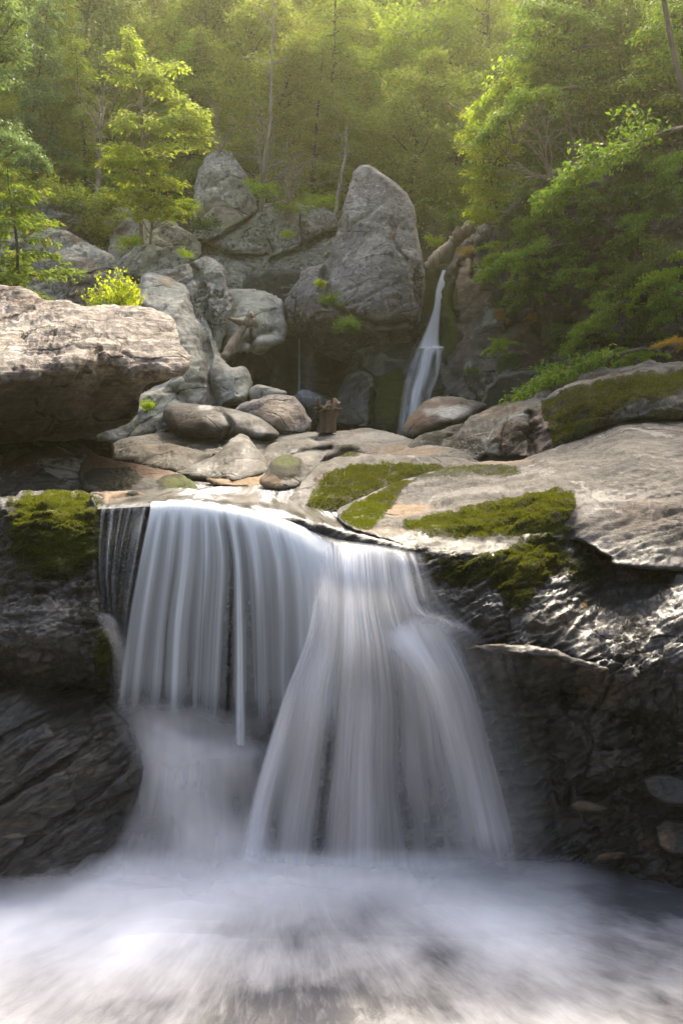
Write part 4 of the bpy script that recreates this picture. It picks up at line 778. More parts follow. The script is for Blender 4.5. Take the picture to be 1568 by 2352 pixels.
sheet('water_veil', [[(236, 1158, 5.5), (275, 1156, 5.5), (315, 1154, 5.5), (350, 1152, 5.5)], [(230, 1185, 5.28), (268, 1180, 5.28), (300, 1178, 5.28), (338, 1176, 5.28)],
      [(226, 1320, 5.14), (252, 1320, 5.15), (275, 1320, 5.15), (312, 1320, 5.15)], [(240, 1450, 5.1), (258, 1460, 5.1), (270, 1465, 5.1), (292, 1465, 5.1)], [(258, 1640, 5.05), (262, 1650, 5.05), (275, 1655, 5.05), (290, 1660, 5.05)]], 90, 50, d_thin, M_curtain, wf, 0.01, 3)
sheet('splash', [[(215, 1410, 5.02), (240, 1405, 5.0), (270, 1415, 5.0)], [(228, 1440, 4.98), (255, 1440, 4.96), (285, 1460, 4.98)], [(255, 1500, 4.98), (275, 1510, 4.97), (300, 1540, 4.98)], [(262, 1650, 4.98), (280, 1660, 4.97), (300, 1670, 4.98)]], 30, 30,
      lambda S, T, U, V: .36 * np.sin(S * math.pi) ** 1.5 * sm(0, .15, T) * (1 - sm(.45, 1, T)), M_spray, wf)

# lower tier: the landing basin spilling towards the pool
def d_low(S, T, U, V):
    D = .40 + .50 * g(U, 400, 110) * g(V, 1770, 90) + .55 * g(U, 520, 130) * g(V, 1930, 60) + .22 * g(V, 1700, 40)
    D += -.30 * g(U, 545, 40) * g(V, 1870, 60) - .22 * g(U, 370, 50) * g(V, 1900, 50) + .25 * (n2(S * 9, T * 2.2, 12) )
    return D * edge_fade(S, .20, .14) * sm(0, .30, T)
wl = empty('lower_cascade', at(430, 1980, 4.85)); tag(wl, 'soft pale blue cascade spilling from the basin under the water curtain', 'waterfall')
sheet('falling_water', [[(275, 1640, 5.45), (380, 1650, 5.5), (480, 1664, 5.5), (640, 1700, 5.4)], [(290, 1668, 5.2), (390, 1680, 5.2), (490, 1700, 5.2), (640, 1726, 5.15)], [(305, 1740, 5.0), (400, 1745, 4.98), (500, 1750, 4.98), (620, 1760, 4.98)],
      [(290, 1850, 4.9), (390, 1855, 4.88), (500, 1860, 4.88), (630, 1865, 4.9)], [(235, 1960, 4.78), (370, 1975, 4.75), (500, 1985, 4.75), (650, 1990, 4.78)], [(200, 2010, 4.65), (360, 2030, 4.6), (500, 2040, 4.6), (670, 2040, 4.65)]], 120, 80, d_low, M_spray, wl, 0.02, 5)
sheet('mist', [[(280, 1700, 4.9), (380, 1690, 4.9), (480, 1700, 4.9), (590, 1720, 4.9)], [(310, 1800, 4.8), (390, 1800, 4.8), (480, 1800, 4.8), (580, 1800, 4.8)], [(250, 1920, 4.68), (380, 1930, 4.65), (500, 1930, 4.65), (640, 1930, 4.68)], [(200, 2020, 4.5), (360, 2040, 4.5), (500, 2040, 4.5), (680, 2040, 4.5)]], 60, 60,
      lambda S, T, U, V: (.34 + .3 * n2(S * 4, T * 3, 33)) * np.sin(S * math.pi) ** 1.2 * np.sin(T * math.pi) ** .8, M_spray, wl)

sheet('mist', [[(230, 1600, 5.0), (340, 1600, 5.0), (470, 1620, 5.0), (640, 1640, 5.0)], [(260, 1680, 4.97), (350, 1680, 4.96), (470, 1690, 4.96), (620, 1710, 4.97)], [(270, 1800, 4.93), (350, 1800, 4.92), (470, 1800, 4.92), (600, 1810, 4.93)]], 50, 50,
      lambda S, T, U, V: (.50 + .5 * n2(S * 3, T * 2, 34)) * np.sin(S * math.pi) ** 1.1 * np.sin(T * math.pi) ** 1.2, M_spray, wl)
wr = empty('fan_waterfall', at(880, 1980, 4.9)); tag(wr, 'broad fan of white water spreading over the rock at centre right', 'waterfall')
fan = [[(700, 1212, 5.36), (775, 1236, 5.34), (850, 1247, 5.32), (930, 1256, 5.30)], [(700, 1226, 5.2), (778, 1250, 5.16), (852, 1260, 5.15), (936, 1276, 5.15)], [(712, 1310, 5.05), (782, 1320, 4.98), (858, 1330, 4.98), (950, 1352, 5.02)], [(716, 1390, 4.98), (785, 1398, 4.91), (868, 1410, 4.91), (985, 1430, 4.97)],
       [(700, 1470, 4.93), (782, 1480, 4.85), (885, 1490, 4.85), (1030, 1515, 4.93)], [(655, 1580, 4.87), (768, 1600, 4.8), (900, 1620, 4.8), (1080, 1640, 4.87)], [(615, 1700, 4.85), (755, 1740, 4.76), (900, 1760, 4.76), (1120, 1780, 4.83)],
       [(575, 1840, 4.8), (740, 1870, 4.72), (910, 1880, 4.72), (1170, 1900, 4.8)], [(540, 2020, 4.74), (725, 2030, 4.66), (920, 2030, 4.66), (1215, 2040, 4.74)]]
def d_fan(S, T, U, V):
    top = sm(1232, 1270, V) * (1 - sm(1380, 1600, V)) * (g(S, .48, .22) + .25)
    D = .44 + .62 * top * (.6 + .5 * n1(S * 11, 6)) + .25 * n1(S * 17, 21) 
    D += .55 * g(S, .07, .05) * sm(1480, 1700, V) + .25 * g(S, .22, .05) * sm(1450, 1550, V)
    D += .30 * g(S, .50, .07) * sm(1500, 1650, V) + .22 * g(S, .42, .03)
    D += .18 * n2(S * 40, T * 1.2, 24) + .30 * n2(S * 9, T * 1.4, 25)
    D -= .26 * g(S, .335, .035) * sm(1560, 1740, V) + .12 * g(S, .75, .08) * sm(1700, 1900, V) + .22 * g(S, .15, .04) * sm(1700, 1900, V)
    D -= .06 * sm(1600, 2000, V) - .22 * n2(S * 5, T * 3, 77)
    D += .35 * sm(1940, 1985, V)
    D *= 1 - sm(1960, 2030, V + 40 * n1(S * 8, 91))
    return .9 * D * edge_fade(S, .035 + .33 * (1 - sm(.12, .42, T)), .16) * sm(0.04, .16, T)
sheet('water_fan', fan, 260, 110, d_fan, M_cascade, wr, 0.03, 6)
def d_hump(S, T, U, V):
    D = .85 * (1 - sm(.05, .45, T)) * g(S, .26, .16) + .50 * g(S, .34 + .22 * T, .13) * (1 - .35 * T) + .24 * g(S, .62 + .1 * T, .12) + .24 + .22 * n1(S * 9, 31)
    D += .16 * n2(S * 34, T * 1.2, 35) + .2 * n2(S * 8, T * 2, 36)
    D *= 1 - sm(1900, 2015, V + 44 * n1(S * 8, 92))
    return .92 * D * edge_fade(S, .40, .34) * sm(0.0, .24, T)
sheet('water_hump', [[(850, 1452, 4.93), (915, 1425, 4.92), (990, 1400, 4.93), (1090, 1420, 4.95)], [(868, 1496, 4.88), (925, 1468, 4.86), (1010, 1456, 4.86), (1115, 1500, 4.88)], [(898, 1590, 4.79), (975, 1560, 4.75), (1065, 1570, 4.76), (1150, 1620, 4.80)], [(930, 1740, 4.74), (1020, 1720, 4.7), (1110, 1740, 4.71), (1205, 1770, 4.76)],
      [(955, 1880, 4.72), (1055, 1880, 4.66), (1145, 1890, 4.67), (1255, 1900, 4.72)], [(970, 2030, 4.68), (1080, 2030, 4.62), (1175, 2030, 4.63), (1300, 2040, 4.7)]], 150, 100, d_hump, M_cascade, wr, 0.01, 8)
def d_side(S, T, U, V):
    return (.16 + .5 * g(S, .35, .1) * (1 - sm(.3, .8, T)) + .35 * g(S, .6, .05) * (1 - sm(.2, .6, T)) + .3 * n1(S * 14, 44) + .4 * g(V, 1440, 18) * .6) * edge_fade(S, .25, .4) * sm(0, .2, T) * (1 - sm(.55, 1, T))
sheet('side_run', [[(880, 1256, 5.22), (930, 1262, 5.22), (985, 1268, 5.22)], [(890, 1300, 5.08), (945, 1300, 5.1), (990, 1310, 5.1)], [(905, 1380, 4.98), (970, 1390, 5.0), (1050, 1400, 4.96)], [(930, 1440, 4.92), (1030, 1440, 4.9), (1130, 1480, 4.82)], [(960, 1500, 4.86), (1070, 1510, 4.84), (1180, 1530, 4.7)]], 90, 60, d_side, M_cascade, wr, 0.01, 9)
def d_hair(S, T, U, V):
    return (.0 + .10 * n1(S * 34, 50) + .09 * (1 - sm(.1, .6, S)) + .08 * n2(S * 6, T * 4, 51)) * edge_fade(S, .2, .45) * sm(0, .35, T) * (1 - .3 * T)
sheet('trickles', [[(1030, 1470, 4.86), (1130, 1488, 4.74), (1230, 1500, 4.68), (1350, 1526, 4.68)], [(1060, 1540, 4.78), (1150, 1540, 4.66), (1240, 1540, 4.62), (1370, 1560, 4.6)], [(1150, 1760, 4.72), (1210, 1760, 4.6), (1290, 1760, 4.56), (1410, 1760, 4.54)], [(1215, 2020, 4.66), (1270, 2020, 4.55), (1360, 2020, 4.5), (1480, 2020, 4.5)]], 160, 60, d_hair, M_hair, wr, 0.01, 10)

# the stream above the lip
def river_mat():
    m, nt = new_mat('stream_surface'); k = N(nt)
    uv = k.n('ShaderNodeUVMap', uv_map='UVMap').outputs[0]
    a = k.noise(k.mapping(uv, (0, 0, 0), (14, 1.4, 1)), 1.0, 5, 0.6, .4)
    f = k.math('MULTIPLY', k.attr('dens'), k.ramp(a, [(0.36, 0.2), (0.62, 1.5)]), True)
    col = k.mix(f, k.mix(a, (0.030, 0.030, 0.014), (0.075, 0.06, 0.035)), (0.74, 0.74, 0.78))
    bs = k.n('ShaderNodeBsdfPrincipled'); k.put(bs.inputs['Base Color'], col); k.put(bs.inputs['Roughness'], k.mix(f, (.12,) * 3, (.5,) * 3))
    b = k.n('ShaderNodeBump'); b.inputs['Strength'].default_value = .5; b.inputs['Distance'].default_value = .03; k.put(b.inputs['Height'], a); k.put(bs.inputs['Normal'], b.outputs[0])
    out = k.n('ShaderNodeOutputMaterial'); nt.links.new(bs.outputs[0], out.inputs[0]); return m
M_stream = river_mat()
L2 = [(225, 1162), (345, 1155), (440, 1152), (545, 1166), (650, 1193), (748, 1238), (840, 1252), (960, 1264)]
def d_stream(S, T, U, V):
    D = .45 * sm(.88, .97, T) * sm(.15, .3, S) * np.clip(.6 + 2.5 * n1(S * 22, 41), 0, 1.4) + .9 * g(V - np.interp(U, [345, 545, 650, 748], [1150, 1158, 1182, 1222]), 0, 6) * sm(560, 620, U) 
    D += .75 * g(U, 480, 60) * g(V, 1128, 14) + .55 * sm(560, 620, U) * (1 - sm(690, 740, U)) * (1 - sm(1140, 1165, V)) * (.6 + n2(U / 9, V / 26, 5)) + .7 * g(U, 770, 30) * g(V, 1180, 8) + .12
    return D
st = sheet('stream', [[(380, 1096, 9.2), (440, 1098, 9.2), (520, 1100, 9.2), (580, 1100, 9.2), (650, 1070, 9.6), (700, 1064, 9.7), (745, 1060, 9.6), (800, 1066, 9.2)],
      [(330, 1112, 8.0), (420, 1112, 8.0), (500, 1116, 8.0), (570, 1118, 8.0), (640, 1112, 8.0), (690, 1100, 8.1), (735, 1098, 8.0), (800, 1100, 7.9)],
      [(280, 1134, 6.7), (380, 1132, 6.7), (450, 1132, 6.7), (540, 1138, 6.7), (630, 1146, 6.7), (700, 1158, 6.7), (760, 1176, 6.6), (840, 1190, 6.5)],
      [(240, 1150, 5.95), (350, 1143, 5.9), (440, 1140, 5.9), (545, 1150, 5.85), (650, 1168, 5.8), (748, 1200, 5.75), (830, 1218, 5.7), (940, 1236, 5.6)],
      [(u, v - 3, 5.52) for u, v in L2], [(u, v + 8, 5.38) for u, v in L2]], 200, 120, d_stream, M_stream, None, 0.0)
tag(st, kind='structure')

# the pool and its foam
px, py = np.meshgrid(np.linspace(-3.4, 3.4, 300), np.concatenate([np.linspace(0.3, 3.2, 40)[:-1], np.linspace(3.2, 5.6, 200)]))
cx0, cy0 = at(640, 1960, 4.8)[0], 4.95
ang = np.arctan2(px - cx0, cy0 + .35 - py); rad = np.hypot(px - cx0, cy0 + .35 - py)
z0 = -1.99 + .05 * g(py, 4.72, .22) * (.4 + .6 * g(px, -.1, .9)) + .05 * n2(ang * 2.5, rad * 1.2, 61) * sm(.2, .9, rad)
PU = CU + px / py * FPX; PV = HZ - (z0 - CAMZ) / py * FPX
q = np.column_stack([PU.ravel(), PV.ravel()])
def rb_(x): return x.reshape(px.shape)
D = 1.0 * sm(1930, 2010, PV) * (1 - .70 * sm(2120, 2330, PV + 160 * sm(300, 700, PU) - 40 * n2(ang * 3, rad, 3)))
D *= 1 - .55 * sm(800, 1050, PU) * (1 - sm(2020, 2110, PV)) - .35 * sm(1000, 1200, PU) * (1 - sm(2060, 2140, PV)) - .45 * sm(1300, 1400, PU)
D += .62 * g((PU - 1150) / 210 + (PV - 2130) / 400, 0, .9) * g(PV, 2140 + (PU - 1150) * .32, 80) * sm(900, 1000, PU)
D -= .40 * g(PU, 1010, 70) * g(PV, 2190, 60) + .35 * g(PU, 850, 60) * g(PV, 2080, 40) + .45 * g(PU, 640, 160) * g(PV, 2330, 90) + .35 * g(PU, 1500, 120) * g(PV, 2060, 50) + .3 * g(PU, 960, 130) * g(PV, 2310, 60) + .4 * g(PU, 60, 120) * g(PV, 1960, 26)
wx = px + .25 * n2(px * 1.3, py * 1.3, 66); wy = py + .25 * n2(px * 1.3 + 5, py * 1.3, 67)
D += .50 * n2(wx * 3.0, wy * 2.2, 64, 4) * sm(2030, 2150, PV) + .22 * n2(ang * 7, rad * 1.6, 68, 3) * sm(2050, 2200, PV) + .10 * n2(ang * 34, rad * 2.2, 65, 3) * sm(1990, 2080, PV)
D = np.clip(D * .86, .0, 1)
def foam_mat(name, water, alpha=False):
    m, nt = new_mat(name); k = N(nt)
    uv = k.n('ShaderNodeUVMap', uv_map='UVMap').outputs[0]
    a = k.noise(k.mapping(uv, (0, 0, 0), (16, 3.2, 1)), 1.0, 6, 0.66, 1.0)
    b = k.noise(k.mapping(uv, (0, 0, 0), (60, 8, 1)), 1.0, 4, 0.65, .6)
    n_ = k.math('ADD', k.math('MULTIPLY', k.math('SUBTRACT', a, .5), 1.0), k.math('MULTIPLY', k.math('SUBTRACT', b, .5), .7))
    de = k.attr('dens')
    f = k.math('ADD', de, k.math('MULTIPLY', n_, k.math('MULTIPLY', k.math('SUBTRACT', 1.2, de), .30)), True)
    bs = k.n('ShaderNodeBsdfPrincipled'); k.put(bs.inputs['Base Color'], k.mix(f, water, (0.86, 0.85, 0.89)))
    k.put(bs.inputs['Roughness'], k.mix(f, (.3,) * 3, (.85,) * 3)); bs.inputs['Specular IOR Level'].default_value = .3
    bp_ = k.n('ShaderNodeBump'); bp_.inputs['Strength'].default_value = .12; bp_.inputs['Distance'].default_value = .05; k.put(bp_.inputs['Height'], a); k.put(bs.inputs['Normal'], bp_.outputs[0])
    out = k.n('ShaderNodeOutputMaterial')
    nt.links.new(bs.outputs[0], out.inputs[0]); return m
i = np.arange(px.size).reshape(px.shape)
Fp = np.stack([i[:-1, :-1], i[:-1, 1:], i[1:, 1:], i[1:, :-1]], -1).reshape(-1, 4)
me = mesh_data('pool_water', np.column_stack([px.ravel(), py.ravel(), z0.ravel()]), Fp, foam_mat('pool_foam', (0.065, 0.065, 0.075)), True, {'dens': D.ravel()}, np.column_stack([ang.ravel(), rad.ravel()]))
tag(link('pool_water', me), kind='structure')
# spray hanging over the foot of the falls, in several soft curved sheets one behind another
sp = empty('spray', at(600, 1980, 4.6)); tag(sp, 'drifting white spray along the foot of the falls', 'spray', kind='stuff')
for j, (Y, v0, v1, st_) in enumerate([(4.66, 1940, 2060, .42), (4.54, 1960, 2090, .36), (4.42, 1990, 2120, .28), (4.28, 2010, 2170, .22)]):
    us = [-120, 150, 420, 700, 980, 1240, 1420]; r0 = [0, -5, 10, 0, 5, 15, 40]
    net = [[(u, v0 + o + 6 * math.sin(u * .01 + j * 2), Y + .12) for u, o in zip(us, r0)], [(u, v0 * .6 + v1 * .4 + o, Y + .03) for u, o in zip(us, r0)], [(u, v1 + o, Y - .1) for u, o in zip(us, r0)]]
    sheet('spray_sheet', net, 120, 24, lambda S, T, U, V, j=j, st_=st_: st_ * np.sin(T * math.pi) ** 1.3 * np.sin(S ** .8 * math.pi) ** .6 * (.75 + 1.3 * n2(S * 9 + j * 3, T * 1.2, 70 + j)) , M_spray, sp)

# the upper fall and the thin fall in the cave
wu = empty('upper_waterfall', at(940, 1000, 16.5)); tag(wu, 'tall narrow white waterfall between the pointed boulder and the right cliff', 'waterfall')
def d_up(S, T, U, V):
    D = np.where(V < 800, 1.6 - .3 * np.abs(S - .5), 0.26)
    D += sm(795, 815, V) * (1.5 * g(U, np.interp(V, [800, 860, 900, 1000], [984, 970, 956, 944]), 9) + 1.2 * g(U, np.interp(V, [800, 860, 900, 960], [1008, 1004, 988, 972]), 5) + .6 * g(U, np.interp(V, [800, 860, 1000], [960, 935, 915]), 8) + .25 * n1(S * 12, 80) + .4 * n2(S * 9, T * 7, 81))
    D += .5 * g(V, 803, 8) * sm(.3, .5, S)
    return .9 * D * edge_fade(S, .3, .3) * (1 - .8 * sm(960, 1010, V))
sheet('falling_water', [[(1014, 620, 18.2), (1021, 620, 18.2), (1029, 620, 18.2)], [(1000, 662, 17.8), (1010, 662, 17.75), (1021, 662, 17.8)], [(992, 714, 17.5), (1001, 714, 17.4), (1012, 714, 17.5)], [(960, 792, 17.1), (986, 790, 17.0), (1010, 788, 17.1)], [(950, 815, 16.8), (980, 805, 16.8), (1022, 800, 16.9)], [(930, 870, 16.5), (965, 868, 16.45), (1012, 862, 16.6)], [(918, 935, 16.2), (950, 935, 16.15), (985, 930, 16.3)], [(905, 1012, 15.9), (932, 1012, 15.9), (958, 1012, 16)]], 70, 110, d_up, M_farfall, wu, 0.03, 11)
wc = empty('cave_waterfall', at(690, 930, 17.2)); tag(wc, 'thin thread of water dropping inside the dark cave', 'waterfall')
sheet('falling_water', [[(590, 770, 18.4), (650, 770, 18.4), (685, 770, 18.4), (730, 770, 18.4)], [(592, 850, 18.2), (650, 850, 18.2), (688, 850, 18.2), (735, 850, 18.2)], [(596, 925, 18.0), (650, 925, 18), (690, 925, 18), (735, 925, 18)]], 100, 30,
      lambda S, T, U, V: (.45 * g(U, 687, 3) + .16 * g(U, 712, 12) + .10 * g(U, 640, 12) + .07 * g(U, 608, 9)) * sm(0, .1, T), M_farfall, wc)
sheet('splash', [[(672, 905, 17.2), (700, 892, 17.4), (742, 910, 17.3)], [(680, 915, 16.9), (705, 912, 16.9), (748, 925, 17.0)], [(690, 940, 16.8), (712, 940, 16.8), (746, 940, 16.9)]], 30, 16, lambda S, T, U, V: .55 * np.sin(S * math.pi) * (1 - T) ** 1 * sm(0, .2, T), M_farfall, wc)
# ---------------------------------------------------------------- plants
class Tubes:
    def __init__(s): s.V = []; s.F = []; s.n = 0
    def add(s, pts, rad, sides=6):
        P = np.asarray(pts, float); R = np.asarray(rad, float) * np.ones(len(P))
        T = np.gradient(P, axis=0); T /= np.linalg.norm(T, axis=1)[:, None] + 1e-9
        up = np.array([0.3, 0.2, 1.0]) if abs(T[0, 2]) < .9 else np.array([1.0, 0.1, 0])
        A = np.cross(T, up); A /= np.linalg.norm(A, axis=1)[:, None] + 1e-9; B = np.cross(T, A)
        a = np.linspace(0, 2 * np.pi, sides, endpoint=False)
        ring = P[:, None] + R[:, None, None] * (np.cos(a)[None, :, None] * A[:, None] + np.sin(a)[None, :, None] * B[:, None])
        s.V.append(ring.reshape(-1, 3)); m = len(P)
        i = np.arange(m * sides).reshape(m, sides) + s.n
        j = np.roll(i, -1, 1)
        s.F.append(np.stack([i[:-1], j[:-1], j[1:], i[1:]], -1).reshape(-1, 4)); s.n += m * sides
    def mesh(s, name, mat): return mesh_data(name, np.concatenate(s.V), np.concatenate(s.F), mat)

def leaf_mesh(name, P, D, Nn, L, W, mat, r):
    """P base points, D leaf direction, Nn leaf normal, one folded diamond per leaf"""
    D = D / (np.linalg.norm(D, axis=1)[:, None] + 1e-9)
    Sd = np.cross(D, Nn); Sd /= np.linalg.norm(Sd, axis=1)[:, None] + 1e-9
    Nn = np.cross(Sd, D)
    n = len(P); Ls = (L * r.uniform(.6, 1.35, n))[:, None]; Ws = Ls * (W / L)
    p0 = P; p1 = P + D * Ls * .45 + Sd * Ws * .5 + Nn * Ls * .06; p2 = P + D * Ls - Nn * Ls * .12; p3 = P + D * Ls * .45 - Sd * Ws * .5 + Nn * Ls * .06
    V = np.stack([p0, p1, p2, p3], 1).reshape(-1, 3)
    F = np.arange(n * 4).reshape(n, 4)
    cl = r.random(n); c2 = r.random(n)
    return mesh_data(name, V, F, mat, False, {'rnd': np.repeat(cl, 4), 'rnd2': np.repeat(c2, 4)})

def rdir(r, n): 
    v = r.normal(0, 1, (n, 3)); return v / np.linalg.norm(v, axis=1)[:, None]

def wander(p, d, L, n, r, wob=.12, grav=0.0):
    pts = [np.array(p, float)]; d = np.array(d, float); d /= np.linalg.norm(d)
    for i in range(n):
        d = d + r.normal(0, wob, 3) + np.array([0, 0, grav]); d /= np.linalg.norm(d)
        pts.append(pts[-1] + d * L / n)
    return np.array(pts)

BARK = plain_mat('bark', (0.05, 0.04, 0.03), (0.13, 0.11, 0.085), 9, .95, .6, (1, 1, .25))
BARK_PALE = plain_mat('pale_bark', (0.16, 0.14, 0.11), (0.30, 0.27, 0.22), 9, .9, .5, (1, 1, .3))
TWIG = plain_mat('dead_twig', (0.14, 0.115, 0.09), (0.27, 0.23, 0.18), 9, .95, .3)
WOOD = plain_mat('drift_wood', (0.12, 0.09, 0.065), (0.30, 0.235, 0.175), 7, .85, .8, (1, 1, .16))

LF_OLIVE = leaf_mat('hemlock_needles', (0.095, 0.169, 0.016), (0.230, 0.351, 0.035), (0.243, 0.176, 0.047), .45, .35)
LF_DUSK = leaf_mat('dull_olive_leaves', (0.149, 0.209, 0.027), (0.324, 0.419, 0.054), (0.351, 0.243, 0.054), .5, .4)
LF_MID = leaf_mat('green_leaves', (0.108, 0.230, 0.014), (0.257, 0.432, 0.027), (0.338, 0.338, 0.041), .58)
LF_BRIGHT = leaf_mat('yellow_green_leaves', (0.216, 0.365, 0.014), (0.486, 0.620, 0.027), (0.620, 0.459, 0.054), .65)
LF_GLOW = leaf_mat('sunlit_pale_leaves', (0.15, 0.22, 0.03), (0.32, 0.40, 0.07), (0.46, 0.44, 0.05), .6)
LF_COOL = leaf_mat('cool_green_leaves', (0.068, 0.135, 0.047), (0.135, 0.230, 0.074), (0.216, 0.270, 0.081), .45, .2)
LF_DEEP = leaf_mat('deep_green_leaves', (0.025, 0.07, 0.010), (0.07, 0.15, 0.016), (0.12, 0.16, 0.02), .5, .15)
LF_AUTUMN = leaf_mat('orange_leaves', (0.45, 0.17, 0.03), (0.55, 0.30, 0.05), (0.3, 0.25, 0.04), .5)
LF_GREEN = leaf_mat('fresh_green_leaves', (0.047, 0.135, 0.011), (0.135, 0.284, 0.019), (0.270, 0.324, 0.027), .5, .25)
LF_RUST = leaf_mat('rust_leaves', (0.20, 0.045, 0.02), (0.28, 0.09, 0.03), (0.1, 0.11, 0.02), .45)

def deciduous(seed, h=6.0, R=2.0, nl=22, leaves=9000, L=.11, base=.25, layered=.5, lean=.05, tr=.016):
    r = np.random.default_rng(seed); tb = Tubes()
    trunk = wander((0, 0, -.4), (r.normal(0, lean), r.normal(0, lean), 1), h + .4, 14, r, .05); tb.add(trunk, np.linspace(h * tr, h * .003, len(trunk)), 8)
    P = []; W = []
    for i in range(nl):
        f = base + (1 - base) * (i + r.random()) / nl; k = f * 14; a = trunk[min(int(k), 13)] + (trunk[min(int(k) + 1, 14)] - trunk[min(int(k), 13)]) * (k % 1)
        az = i * 2.4 + r.normal(0, .4); prof = math.sin(min(1, (1.05 - f) / (1.05 - base) * 1.25) * math.pi / 2) ** .8 * (.55 + .45 * min(1, (f - base) * 5 + .4))
        Ll = R * prof * r.uniform(.65, 1.2); el = .25 + .9 * f * r.uniform(.5, 1)
        lb = wander(a, (math.cos(az) * math.cos(el), math.sin(az) * math.cos(el), math.sin(el)), Ll, 7, r, .13, -.02)
        tb.add(lb, np.linspace(h * .005, h * .0012, len(lb)), 5)
        for j in range(2, 8):
            for s in (-1, 1):
                d = lb[min(j, 7)] - lb[j - 1]; sd = np.cross(d, (0, 0, 1)) * s
                d2 = d / np.linalg.norm(d) * .6 + sd / (np.linalg.norm(sd) + 1e-6) * .9 + r.normal(0, .25, 3)
                tw = wander(lb[j], d2, Ll * r.uniform(.2, .45), 4, r, .15, -.02)
                tb.add(tw, np.linspace(h * .0016, h * .0006, len(tw)), 3)
                P.append(tw[1:]); W.append(np.full(4, Ll))
    P = np.concatenate(P); W = np.concatenate(W)
    idx = r.choice(len(P), leaves, p=W / W.sum())
    sg = R * .085
    off = r.normal(0, 1, (leaves, 3)) * np.array([sg, sg, sg * (1 - layered * .65)])
    p = P[idx] + off
    out = p - trunk[7]; out[:, 2] *= .2
    D = rdir(r, leaves) * .8 + out / (np.linalg.norm(out, axis=1)[:, None] + 1e-6) * .7 + np.array([0, 0, -.35])
    Nn = rdir(r, leaves) * .75 + np.array([0, 0, 1.0])
    return tb.mesh('trunk', BARK), leaf_mesh('crown', p, D, Nn, L, L * .62, LF_MID, r)

def hemlock(seed, h=7.0, R=1.9, nl=46, leaves=11000, L=.11, base=.08):
    r = np.random.default_rng(seed); tb = Tubes()
    trunk = wander((0, 0, -.4), (r.normal(0, .04), r.normal(0, .04), 1), h + .4, 12, r, .03); tb.add(trunk, np.linspace(h * .014, h * .002, len(trunk)), 8)
    P = []; W = []; DD = []
    for i in range(nl):
        f = base + (1 - base) * (i + r.random()) / nl; k = f * 12; a = trunk[min(int(k), 11)] + (trunk[min(int(k) + 1, 12)] - trunk[min(int(k), 11)]) * (k % 1)
        az = i * 2.4 + r.normal(0, .5); Ll = R * (1.03 - f) ** .75 * r.uniform(.6, 1.25) * (1 if f > .15 else .7)
        lb = wander(a, (math.cos(az), math.sin(az), r.uniform(.0, .4)), Ll, 7, r, .08, -.07)
        tb.add(lb, np.linspace(h * .003, h * .0008, len(lb)), 4)
        for j in range(1, 8):
            for s in (-1, 1):
                d = lb[min(j, 7)] - lb[j - 1]; sd = np.cross(d, (0, 0, 1)) * s
                d2 = d / np.linalg.norm(d) * .8 + sd / (np.linalg.norm(sd) + 1e-6) * .8
                tw = wander(lb[j], d2, Ll * r.uniform(.18, .4), 4, r, .1, -.14)
                P.append(tw[1:]); W.append(np.full(4, Ll)); DD.append(np.tile(d2 / np.linalg.norm(d2), (4, 1)))
    P = np.concatenate(P); W = np.concatenate(W); DD = np.concatenate(DD)
    idx = r.choice(len(P), leaves, p=W / W.sum())
    p = P[idx] + r.normal(0, 1, (leaves, 3)) * np.array([.07, .07, .045]) * R * .7
    D = DD[idx] + rdir(r, leaves) * .7 + np.array([0, 0, -.45])
    return tb.mesh('trunk', BARK), leaf_mesh('crown', p, D, rdir(r, leaves) * .8 + np.array([0, 0, 1.]), L, L * .36, LF_OLIVE, r)

def shrub(seed, R=.9, leaves=1800, L=.09, flat=.6):
    r = np.random.default_rng(seed); tb = Tubes(); P = []
    for i in range(12):
        az = i * 2.4; lb = wander((0, 0, -.05), (math.cos(az), math.sin(az), r.uniform(.2, 1.6)), R * r.uniform(.7, 1.1), 6, r, .18, -.08)
        tb.add(lb, np.linspace(.012, .004, len(lb)) * R, 4); P.append(lb[2:])
        for j in (2, 3, 4, 5):
            tw = wander(lb[j], rdir(r, 1)[0] + np.array([0, 0, .1]), R * .35, 3, r, .2, -.05); tb.add(tw, np.linspace(.005, .002, 4) * R, 3); P.append(tw[1:])
    P = np.concatenate(P); idx = r.integers(0, len(P), leaves)
    p = P[idx] + r.normal(0, 1, (leaves, 3)) * np.array([.13, .13, .13 * flat]) * R
    return tb.mesh('stem', BARK), leaf_mesh('foliage', p, rdir(r, leaves) + np.array([0, 0, -.3]), rdir(r, leaves) * .7 + np.array([0, 0, 1.]), L, L * .6, LF_MID, r)

def bough(seed, L=2.0, leaves=1300, leaf=.10, width=.42, droop=-.05):
    """a leafy branch reaching along +x in flat layers"""
    r = np.random.default_rng(seed); tb = Tubes(); P = []
    st = wander((0, 0, 0), (1, 0, .12), L, 10, r, .07, droop); tb.add(st, np.linspace(.016, .003, 11) * L, 5)
    for j in range(2, 11):
        for s in (-1, 1):
            w = L * width * (1.05 - j / 11) * r.uniform(.6, 1.1) + .08 * L
            tw = wander(st[j], (.8, s * .9, r.normal(0, .12)), w, 5, r, .1, droop); tb.add(tw, np.linspace(.005, .0015, 6) * L, 3); P.append(tw[1:])
    P = np.concatenate(P); idx = r.integers(0, len(P), leaves)
    p = P[idx] + r.normal(0, 1, (leaves, 3)) * np.array([.045, .045, .02]) * L
    return tb.mesh('stem', BARK), leaf_mesh('foliage', p, rdir(r, leaves) * .7 + np.array([.5, 0, -.35]), rdir(r, leaves) * .45 + np.array([0, 0, 1.]), leaf, leaf * .6, LF_MID, r)

